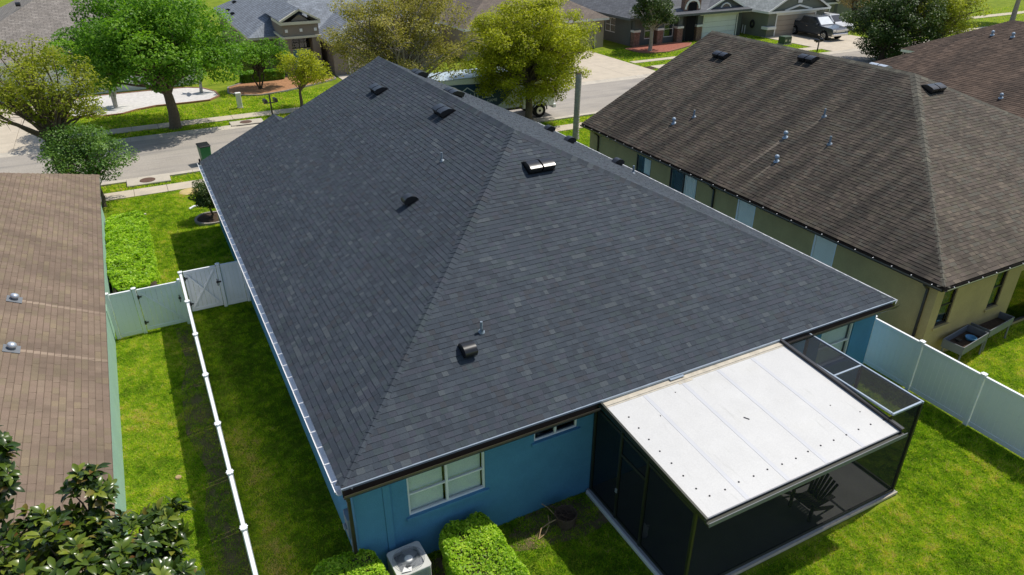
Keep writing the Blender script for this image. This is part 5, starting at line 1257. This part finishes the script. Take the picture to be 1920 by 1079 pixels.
# ------------------------------------------------------------------ vegetation
def norm(a): return a/np.maximum(np.linalg.norm(a, axis=1, keepdims=True), 1e-9)
def leaf_arrays(P, Nn, L, Wd, r, fold=.15):
    """one rhombic leaf (4 verts, folded) per point"""
    n = len(P); T = norm(np.cross(Nn, r.normal(size=(n, 3)))); B = np.cross(Nn, T); L = L[:, None]; Wd = Wd[:, None]
    a = P-T*L*.5; c = P+T*L*.5; b = P+B*Wd*.5+Nn*L*fold-T*L*.05; d = P-B*Wd*.5+Nn*L*fold-T*L*.05
    V = np.stack([a, b, c, d], 1).reshape(-1, 3)
    return V, np.arange(4*n).reshape(-1, 4)
def crown_points(clumps, per, r, shell=.55):
    """clumps (cx,cy,cz,rx,ry,rz); leaves in the outer part of each clump"""
    Ps, Ns, Rs = [], [], []
    for (cx, cy, cz, rx, ry, rz) in clumps:
        k = max(6, int(per*rx*ry)); d = norm(r.normal(size=(k, 3))); rad = shell+(1-shell)*r.random(k)**.6
        Ps.append(np.array([cx, cy, cz])+d*rad[:, None]*np.array([rx, ry, rz])); Ns.append(d); Rs.append(np.full(k, r.normal()*.13))
    return np.concatenate(Ps), np.concatenate(Ns), np.concatenate(Rs)
def foliage(name, clumps, per, lsize, matname, seed, parent=None, up_bias=1.0, shell=.5, aspect=.6, spread=.65):
    r = np.random.default_rng(seed); P, N, R0 = crown_points(clumps, per, r, shell)
    N = norm(N*.7+np.array([0, 0, up_bias])+r.normal(size=P.shape)*spread)
    L = lsize*r.uniform(.65, 1.3, len(P)); V, F = leaf_arrays(P, N, L, L*aspect, r)
    rnd = np.clip(.5+R0+r.normal(size=len(P))*.2, 0, 1)
    return np_mesh(name, V, F, matname, np.repeat(rnd, 4), parent)
def limb(m, p0, p1, r0, r1, r, bend=.12, n=5):
    p0, p1 = Vector(p0), Vector(p1); L = (p1-p0).length; pts = []
    off = Vector((r.uniform(-1, 1), r.uniform(-1, 1), r.uniform(-.3, .8)))*L*bend
    for i in range(n):
        t = i/(n-1); pts.append(p0.lerp(p1, t)+off*math.sin(math.pi*t))
    m.tube(pts, [r0+(r1-r0)*i/(n-1) for i in range(n)], 7); return pts
def tree(name, label, base, fork_z, crown_c, crown_r, nclump, clump_r, per, lsize, leaf, bark, trunk_r, seed, lean=(0,0), group=None, shell=.5, cat='tree', flat=.7, stems=1, aspect=.55, low=.0, twigs=0):
    r = random.Random(seed); t = thing(name, label, cat, (*base, 0), 0, group)
    C = Vector((base[0]+crown_c[0], base[1]+crown_c[1], crown_c[2])); clumps = []
    tries = 0
    while len(clumps) < nclump and tries < 4000:
        tries += 1
        d = Vector((r.gauss(0,1), r.gauss(0,1), r.gauss(0,1))).normalized()
        if d.z < -.55+low: continue
        q = r.random()**.45; s = r.uniform(.65, 1.25)*clump_r
        p = C+Vector((d.x*crown_r[0], d.y*crown_r[1], d.z*crown_r[2]))*q*.92
        if any((Vector(c[:3])-p).length < s*.45 for c in clumps): continue
        clumps.append((p.x, p.y, p.z, s*r.uniform(.85,1.25), s*r.uniform(.85,1.25), s*flat*r.uniform(.8,1.15)))
    tr = MB(); b0 = Vector((*base, -.1))
    for k in range(stems):
        a = 2*math.pi*k/max(1, stems)+.5; sp = .0 if stems == 1 else .25
        f = Vector((base[0]+lean[0]+sp*2.2*math.cos(a), base[1]+lean[1]+sp*2.2*math.sin(a), fork_z)); bb = b0+Vector((sp*.5*math.cos(a), sp*.5*math.sin(a), 0)); rr_ = trunk_r/math.sqrt(stems)
        tr.tube([bb, bb+Vector((0,0,.25)), bb.lerp(f, .5)+Vector((r.uniform(-.1,.1), r.uniform(-.1,.1), 0)), f, f.lerp(C, .5)], [rr_*1.5, rr_*1.1, rr_, rr_*.85, rr_*.45], 9)
    tr.build('trunk', bark, t)
    m = MB()
    for i, c in enumerate(clumps):
        f = Vector((base[0]+lean[0], base[1]+lean[1], fork_z)); st = f.lerp(C, r.uniform(0, .5)); rr_ = trunk_r*(.42 if i % 3 == 0 else .26)
        pts = limb(m, st, Vector(c[:3]), rr_, rr_*.25, r)
        for _ in range(twigs):
            p = pts[r.randrange(2, len(pts))]; e = p+Vector((r.gauss(0,1), r.gauss(0,1), r.gauss(.3,.7)))*clump_r*.6; m.tube([p, p.lerp(e, .5)+Vector((0,0,.05)), e], [rr_*.28, rr_*.18, rr_*.06], 4)
    m.build('branches', bark, t)
    foliage('crown', clumps, per, lsize, leaf, seed, t, shell=shell, aspect=aspect)
    return t
G_ST = 'trees along the street'
tree('oak_tree', 'large bright green tree with thick trunk on the far verge', (0.0,43.95), 2.2, (-.5,.4,5.6), (5.8,5.2,4.0), 115, 1.15, 440, .20, 'oak_leaf', 'bark', .36, 1, group=G_ST, low=.08)
tree('street_tree', 'tall yellow green tree with several stems at the left edge', (-6.3,32.5), 2.6, (-.4,.2,5.4), (3.4,3.0,3.1), 62, .78, 330, .15, 'mixed_leaf', 'bark', .26, 2, group=G_ST, stems=3, low=-.1, shell=.35, twigs=2)
tree('bushy_tree', 'dense bushy green tree at the corner of the taupe roof', (-4.8,29.7), 1.0, (-.15,.6,2.7), (2.1,1.9,1.6), 46, .62, 560, .14, 'bush_leaf', 'bark', .10, 3, group=G_ST, low=-.25, shell=.3)
tree('small_tree', 'small yellow green tree beside the far sidewalk', (9.2,44.9), 1.3, (.5,.2,2.9), (2.0,1.9,1.5), 34, .6, 420, .15, 'yellow_leaf', 'bark', .12, 4, group=G_ST, low=-.2, shell=.35)
tree('garden_tree', 'dark green multi stemmed tree in the orange mulch bed', (7.6,53.2), 1.0, (.4,.3,2.7), (2.5,1.8,1.6), 34, .7, 420, .17, 'oak_leaf', 'bark_dark', .12, 5, stems=3, low=-.05, group=G_ST)
tree('sparse_tree', 'big sparse olive brown tree behind the roof ridge', (13.2,32.2), 3.2, (.2,.2,6.9), (4.9,4.2,3.6), 130, .85, 340, .14, 'olive_leaf', 'bark_pale', .28, 6, stems=2, group=G_ST, shell=.25, low=-.15, twigs=4)
tree('street_tree', 'yellow green leafy tree in front of the box truck', (22.4,32.5), 2.9, (.25,.2,5.1), (5.0,4.3,4.1), 165, .85, 560, .15, 'yellow_leaf', 'bark', .25, 7, group=G_ST, low=-.35, shell=.3, twigs=2)
tree('magnolia_tree', 'dark glossy tree in the red mulch bed', (47.9,51.9), 2.0, (.1,.1,4.3), (2.5,2.4,2.6), 55, .75, 330, .2, 'dark_leaf', 'bark_pale', .2, 8, group=G_ST, low=-.05)
tree('street_tree', 'big dark glossy tree beyond the olive house roof', (64.5,36.2), 1.2, (1.0,.3,3.7), (4.9,4.4,4.2), 135, .95, 300, .2, 'dark_leaf', 'bark_dark', .3, 9, group=G_ST, low=-.45)
tree('street_tree', 'loose olive green tree behind the brown roofed house', (70.5,35.2), 1.6, (.6,.3,4.6), (4.2,3.8,3.2), 90, .85, 250, .18, 'mixed_leaf', 'bark', .26, 10, group=G_ST, shell=.3, low=-.2, twigs=2)
tree('street_tree', 'tree with bare grey trunk at the top right corner', (101.4,45.4), 3.2, (.3,.3,6.2), (4.2,4,3.0), 60, .95, 240, .22, 'yellow_leaf', 'bark_pale', .3, 12, group=G_ST, low=.1)
tree('bare_tree', 'tan dry leafed small tree beside the grey green house', (79.9,52.6), 1.2, (.2,.2,3.4), (1.8,1.8,1.7), 30, .6, 260, .16, 'dry_leaf', 'bark_dark', .12, 13, group=G_ST, shell=.2)
tree('clipped_bush', 'small dark clipped tree at the front corner of the blue house', (.05,25.3), .5, (.0,.05,1.3), (.62,.66,.85), 26, .36, 2600, .085, 'dark_leaf', 'bark', .06, 14, cat='bush', low=-.4)
# palms in the white gravel
def palm(label, x, y, hs, seed):
    r = random.Random(seed); t = thing('small_palm', label, 'palm', (x, y, 0)); q = MB(); f = []
    for k, h in enumerate(hs):
        a = 2*math.pi*k/len(hs); top = Vector((x+.45*h/2*math.cos(a), y+.3*h/2*math.sin(a), h)); q.tube([(x,y,-.05), (x+.1*math.cos(a), y+.1*math.sin(a), h*.4), top], [.14,.11,.10], 8); f.append(top)
    q.build('trunk', 'palm_bark', t); m = MB()
    for top in f:
        for i in range(13):
            a = r.uniform(0, 6.28); L = r.uniform(.9, 1.4); el = r.uniform(-.1, .9); d = Vector((math.cos(a), math.sin(a), 0)); sd = Vector((-math.sin(a), math.cos(a), 0)); prev = None
            for j in range(6):
                s = j/5; p = top+d*L*s+Vector((0,0,el*L*s-.9*L*s*s)); w = .16*math.sin(math.pi*min(1, s*.9+.1))
                cur = (p-sd*w-Vector((0,0,w*.4)), p, p+sd*w-Vector((0,0,w*.4)))
                if prev: m.add([*prev, *cur], [(0,1,4,3),(1,2,5,4)])
                prev = cur
    me = m.build('fronds', 'oak_leaf', t); at_ = me.data.attributes.new('rnd', 'FLOAT', 'POINT'); at_.data.foreach_set('value', np.random.default_rng(seed).random(len(me.data.vertices)).astype(np.float32))
palm('small three stemmed palm at the left of the gravel bed', -3.6, 51.9, (2.2, 2.5, 2.0), 1)
palm('short single stemmed palm at the right of the gravel bed', 2.9, 54.0, (2.3,), 2)
pt = thing('palm_stump', 'tall bare grey palm trunk cut off at the top', 'palm trunk', (23.9, 28.5, 0))
m = MB(); m.tube([(23.9,28.5,-.05), (23.88,28.52,.4), (23.9,28.5,2.0), (23.93,28.5,3.6), (23.94,28.5,4.3)], [.26,.2,.185,.2,.19], 14)
for k in range(22): m.tube([(23.9+.205*math.cos(a), 28.5+.205*math.sin(a), .3+k*.18) for a in np.linspace(0, 6.283, 15)], .018, 5, caps=False)
m.build('trunk', 'palm_bark', pt)
m = MB(); m.lathe((23.94,28.5,4.3), [(.19,0),(.15,.05),(.001,.07)], 12); m.build('cut_top', 'bark_dark', pt)

# ------------------------------------------------------------------ hedges
def hedge(label, x0, x1, y0, y1, z1, n, lsize, seed, matname='hedge_leaf', group='clipped hedges'):
    r = np.random.default_rng(seed); t = thing('clipped_hedge', label, 'hedge', ((x0+x1)/2, (y0+y1)/2, 0), 0, group)
    A = {'t': (x1-x0)*(y1-y0), 'n': (x1-x0)*z1, 'f': (x1-x0)*z1, 'l': (y1-y0)*z1, 'r': (y1-y0)*z1}; tot = sum(A.values()); Ps, Ns = [], []
    for k, a in A.items():
        c = int(n*a/tot); u, v = r.random(c), r.random(c); dep = np.abs(r.normal(size=c))*.075
        if k == 't': p = np.stack([x0+(x1-x0)*u, y0+(y1-y0)*v, z1-dep], 1); nn = (0,0,1)
        elif k in 'nf': p = np.stack([x0+(x1-x0)*u, (y0+dep if k == 'n' else y1-dep), z1*v], 1); nn = (0, -1 if k == 'n' else 1, .3)
        else: p = np.stack([(x0+dep if k == 'l' else x1-dep), y0+(y1-y0)*u, z1*v], 1); nn = (-1 if k == 'l' else 1, 0, .3)
        Ps.append(p); Ns.append(np.tile(np.array(nn, float), (c, 1)))
    P = np.concatenate(Ps); N = np.concatenate(Ns); cx, cy = (x0+x1)/2, (y0+y1)/2
    # rounded corners and an uneven top
    hx, hy = (x1-x0)/2, (y1-y0)/2; ux, uy = (P[:,0]-cx)/hx, (P[:,1]-cy)/hy; edge = np.maximum(np.abs(ux), np.abs(uy)); corner = np.clip((ux*ux+uy*uy)-1.25, 0, 1)
    P[:,0] -= ux*corner*hx*.22; P[:,1] -= uy*corner*hy*.22
    lump = (vnoise(P[:,0]+50, P[:,1]+50, .3, seed)-.5)*.16+(vnoise(P[:,0]+50, P[:,1]+50, .9, seed+1)-.5)*.14
    P[:,2] += lump*(P[:,2]/z1)-.06*np.clip(edge-.85, 0, 1)/.15*(P[:,2]/z1); P[:,0] += (vnoise(P[:,1]+50, P[:,2]+50, .3, seed+2)-.5)*.09; P[:,1] += (vnoise(P[:,0]+50, P[:,2]+50, .3, seed+3)-.5)*.09
    N = norm(N+r.normal(size=P.shape)*.45); L = lsize*r.uniform(.5, 1.6, len(P)); V, F = leaf_arrays(P, N, L, L*.6, r, .12)
    rnd = np.clip(.5+(vnoise(P[:,0]+50, P[:,1]+50, .25, seed+5)-.5)*.5+r.normal(size=len(P))*.2, 0, 1); np_mesh('leaves', V, F, matname, np.repeat(rnd, 4), t)
    m = MB(); m.box(x0+.12, x1-.12, y0+.12, y1-.12, 0, z1-.14); m.build('twig_core', 'bark_dark', t, .1)
hedge('bright clipped hedge at the near left corner of the blue house', -1.05, .62, -2.6, .25, 1.2, 30000, .06, 1)
hedge('bright clipped hedge right of the air conditioner', 1.98, 3.45, -3.0, .12, 1.0, 28000, .06, 2)
hedge('long bright clipped hedge along the green house wall', -4.68, -2.85, 17.3, 26.2, .85, 46000, .09, 3)
hedge('low dark hedge before the portico house windows', 6.5, 10.3, 55.9, 57.0, .9, 5000, .16, 4, 'oak_leaf')

# ------------------------------------------------------------------ near magnolia, leaf by leaf in rosettes
def magnolia():
    r = random.Random(21); t = thing('magnolia_tree', 'glossy broad leaved magnolia crown in the bottom left corner', 'tree', (-4.0, -3.6, 0))
    spots = []
    lobes = [((-4.35,-3.2,5.6), (1.6,1.3,1.4), 560), ((-3.35,-2.9,5.3), (.55,.55,1.0), 90), ((-5.1,-1.9,7.5), (.45,.45,.85), 90), ((-3.95,-2.1,6.7), (.32,.28,.5), 26), ((-3.05,-2.45,6.1), (.28,.26,.34), 24), ((-4.6,-2.3,6.3), (.8,.4,.45), 60)]
    for c, rad, n in lobes:
        for _ in range(n):
            d = Vector((r.gauss(0,1), r.gauss(0,1), r.gauss(.35,1))).normalized(); q = r.uniform(.55, 1.)
            spots.append((Vector(c)+Vector((d.x*rad[0], d.y*rad[1], d.z*rad[2]))*q, (d+Vector((0,0,.8))).normalized(), Vector(c)))
    V = []; F = []; rn = []
    for p, ax, c in spots:
        u = ax.orthogonal().normalized(); v = ax.cross(u); k = r.randint(7, 11); ph = r.uniform(0, 6.28); tone = r.gauss(.48, .2)
        for i in range(k):
            a = ph+2*math.pi*i/k*1.02+r.uniform(-.2, .2); tilt = r.uniform(.15, .95); L = r.uniform(.14, .21); w = L*r.uniform(.42, .52)
            d = (u*math.cos(a)+v*math.sin(a))*math.cos(tilt)+ax*math.sin(tilt); s = ax.cross(d).normalized(); n_ = d.cross(s)*-1; n_ = n_ if n_.dot(ax) > 0 else -n_
            o = len(V); b = p+ax*r.uniform(-.05,.05)
            for (f, h, z) in ((0,.06,0), (.28,.78,.02), (.58,1.,.015), (.85,.55,-.02), (1.,.0,-.05)):
                ctr = b+d*L*(.08+f)+n_*(z-.10*f*f)*L*1.5
                if h: V += [ctr-s*w*.5*h+n_*w*.16*h, ctr, ctr+s*w*.5*h+n_*w*.16*h]
                else: V += [ctr]
            F += [(o+3*j+q_, o+3*j+q_+1, o+3*j+q_+4, o+3*j+q_+3) for j in range(3) for q_ in (0, 1)]+[(o+9, o+10, o+12, o+12), (o+10, o+11, o+12, o+12)]
            tv = min(1., max(0., tone+r.gauss(0, .16))); tv = r.uniform(.94, 1.) if r.random() < .05 else min(tv, .9); rn += [tv]*13
    me = bpy.data.meshes.new('leaves'); me.from_pydata([tuple(x) for x in V], [], [f if f[2] != f[3] else f[:3] for f in F]); me.materials.append(MATS['magnolia_leaf'])
    a = me.attributes.new('rnd', 'FLOAT', 'POINT'); a.data.foreach_set('value', np.array(rn, dtype=np.float32)); me.polygons.foreach_set('use_smooth', [True]*len(me.polygons)); link('crown', me, t)
    m = MB(); m.tube([(-4.0,-3.6,-.1), (-4.02,-3.55,1.5), (-4.1,-3.4,3.4), (-4.3,-3.1,5.4)], [.2,.15,.12,.06], 9); m.build('trunk', 'bark_pale', t)
    m = MB()
    for p, ax, c in spots[::6]: limb(m, Vector((-4.2,-3.25,4.2)).lerp(c, r.uniform(.82,.98)), p-ax*.03, .022, .007, r, .1, 4)
    m.build('branches', 'bark', t)
magnolia()

# ------------------------------------------------------------------ grass
GV, GR = [], []
def grass(x0, x1, y0, y1, dens, h, w, seed, holes=(), dry=0., bare=.0, band=None):
    r = np.random.default_rng(seed); n = int((x1-x0)*(y1-y0)*dens); x = x0+(x1-x0)*r.random(n); y = y0+(y1-y0)*r.random(n); keep = np.ones(n, bool)
    for (a, b, c, d) in holes: keep &= ~((x > a) & (x < b) & (y > c) & (y < d))
    patch = vnoise(x+200, y+200, 1.1, seed)*.4+vnoise(x+200, y+200, .33, seed+1)*.35+vnoise(x+200, y+200, .12, seed+9)*.25
    keep &= ~((patch > 1-bare) & (r.random(n) < .85))
    if band is not None: keep &= ~((np.clip(1-np.abs(x-band)/.6, 0, 1)*vnoise(x+300, y+300, .8, seed+6) > .36) & (r.random(n) < .5))
    x, y, patch = x[keep], y[keep], patch[keep]; n = len(x)
    patch = .5+(patch-.5)*1.0; clump = vnoise(x+200, y+200, .16, seed+2); H = h*(.4+1.1*clump)*r.uniform(.6, 1.25, n); a = r.uniform(0, 6.283, n); ww = w*r.uniform(.7, 1.3, n)
    lean = r.uniform(.5, 1.7, n)*H; la = r.uniform(0, 6.283, n); dx, dy = np.cos(a)*ww/2, np.sin(a)*ww/2; z0 = np.full(n, -.02)
    V = np.stack([np.stack([x-dx, y-dy, z0], 1), np.stack([x+dx, y+dy, z0], 1), np.stack([x+lean*np.cos(la), y+lean*np.sin(la), z0+H], 1)], 1).reshape(-1, 3)
    rnd = np.clip(.42+dry+(patch-.5)*.9+(clump-.5)*.5+r.normal(size=n)*.22+(0 if band is None else np.clip(1-np.abs(x-band)/.75, 0, 1)*np.clip((vnoise(x+300, y+300, 1.6, seed+4)-.35)*2.2, 0, 1)*.75), 0, 1); GV.append(V); GR.append(np.repeat(rnd, 3))
NEARG = [(6.45,14.1,-3.9,.3), (1.98,3.45,-3.,.12), (-.95,.62,-2.6,.12), (.75,1.7,-.85,.2), (5.2,5.7,-.7,-.2)]
grass(-4.72, -2.09, -4, 14.8, 3200, .055, .016, 1, dry=.1, bare=.06, band=-2.35)
grass(-1.97, .28, -5, 15.5, 2600, .062, .016, 2, dry=-.2, bare=.12, band=-1.5)  # negative dry darkens these blades, deepening the house's shade by colour
grass(.28, 6.5, -6.5, .28, 2600, .066, .019, 3, NEARG, dry=.0, bare=.15)
grass(6.5, 18.5, -8.5, .28, 3000, .066, .019, 4, NEARG, dry=.08, bare=.05)
grass(18.62, 30, -6, .0, 1900, .065, .018, 6, dry=.14, bare=.06)
grass(-4.7, .3, 14.9, 30.4, 1700, .07, .022, 7, [(-4.68,-2.85,17.3,26.2), (-.7,.6,24.4,26)], dry=.06, bare=.05)
grass(.3, 18, 24.5, 30.4, 250, .09, .04, 8, dry=.05); grass(17.5, 31, 21.6, 30.4, 700, .08, .03, 9, dry=.04)
def far_grass(x0, x1, y0, y1, d, seed, holes=(), dry=.1): grass(x0, x1, y0, y1, d, .10, .06, seed, holes, dry, .05)
far_grass(-6, 31, 31.7, 33.0, 260, 20, [(-3.6,-1.3,32.1,33.3)]); far_grass(31, 46, 31.7, 33.0, 120, 21)
far_grass(-7.4, 14.6, 42.55, 44.2, 260, 22, [(3.5,5.9,42.2,43.4)], .08); far_grass(21.9, 31.4, 42.55, 44.2, 160, 23); far_grass(42.3, 65, 42.55, 44.2, 120, 24)
far_grass(-7.4, 14.6, 45.6, 50.4, 190, 25, dry=.12); far_grass(4.2, 14.6, 50.4, 54, 120, 26, [(5.2,14.6,51.6,57)], .1); far_grass(42.3, 65, 45.6, 54.5, 110, 27, [(46.2,55,50.6,54.7),(42.5,58,47.3,48.4)], .05); far_grass(76, 125, 42, 56, 22, 28, [], .12); far_grass(4.0, 8.2, 57, 84, 40, 29)
V = np.concatenate(GV); o = np_mesh('grass', V, np.arange(len(V)).reshape(-1, 3), 'grass_blade', np.concatenate(GR)); tag(o, 'short green lawn grass of the yards and verges', 'grass', kind='stuff')
# bare soil along the shaded walls
m = MB()
def soil_patch(pts, z): m.poly([(x, y, z) for x, y in pts])
soil_patch(blob(5.4, -.35, 1.35, .75, 26, .3, 3), -.006); soil_patch(blob(1.75, -.4, .8, .6, 20, .3, 4), -.005); soil_patch(blob(-1.0, -1.8, 1.2, 1.5, 20, .2, 5), -.007)
soil_patch([(-2.62,-4),(-2.1,-4),(-2.1,14.7),(-2.7,14.7),(-2.5,12),(-2.85,10.5),(-2.95,8),(-2.6,6),(-2.9,4),(-2.7,1)], -.008); struct(m.build('bare_soil', 'dry_soil'))
m = MB(); m.poly([(17.45,1.2,-.012),(20.1,1.2,-.012),(20.1,23,-.012),(17.45,23,-.012)]); struct(m.build('bounce_strip', 'tan_bounce'))  # added unseen strip, bounces warm light onto the olive house wall
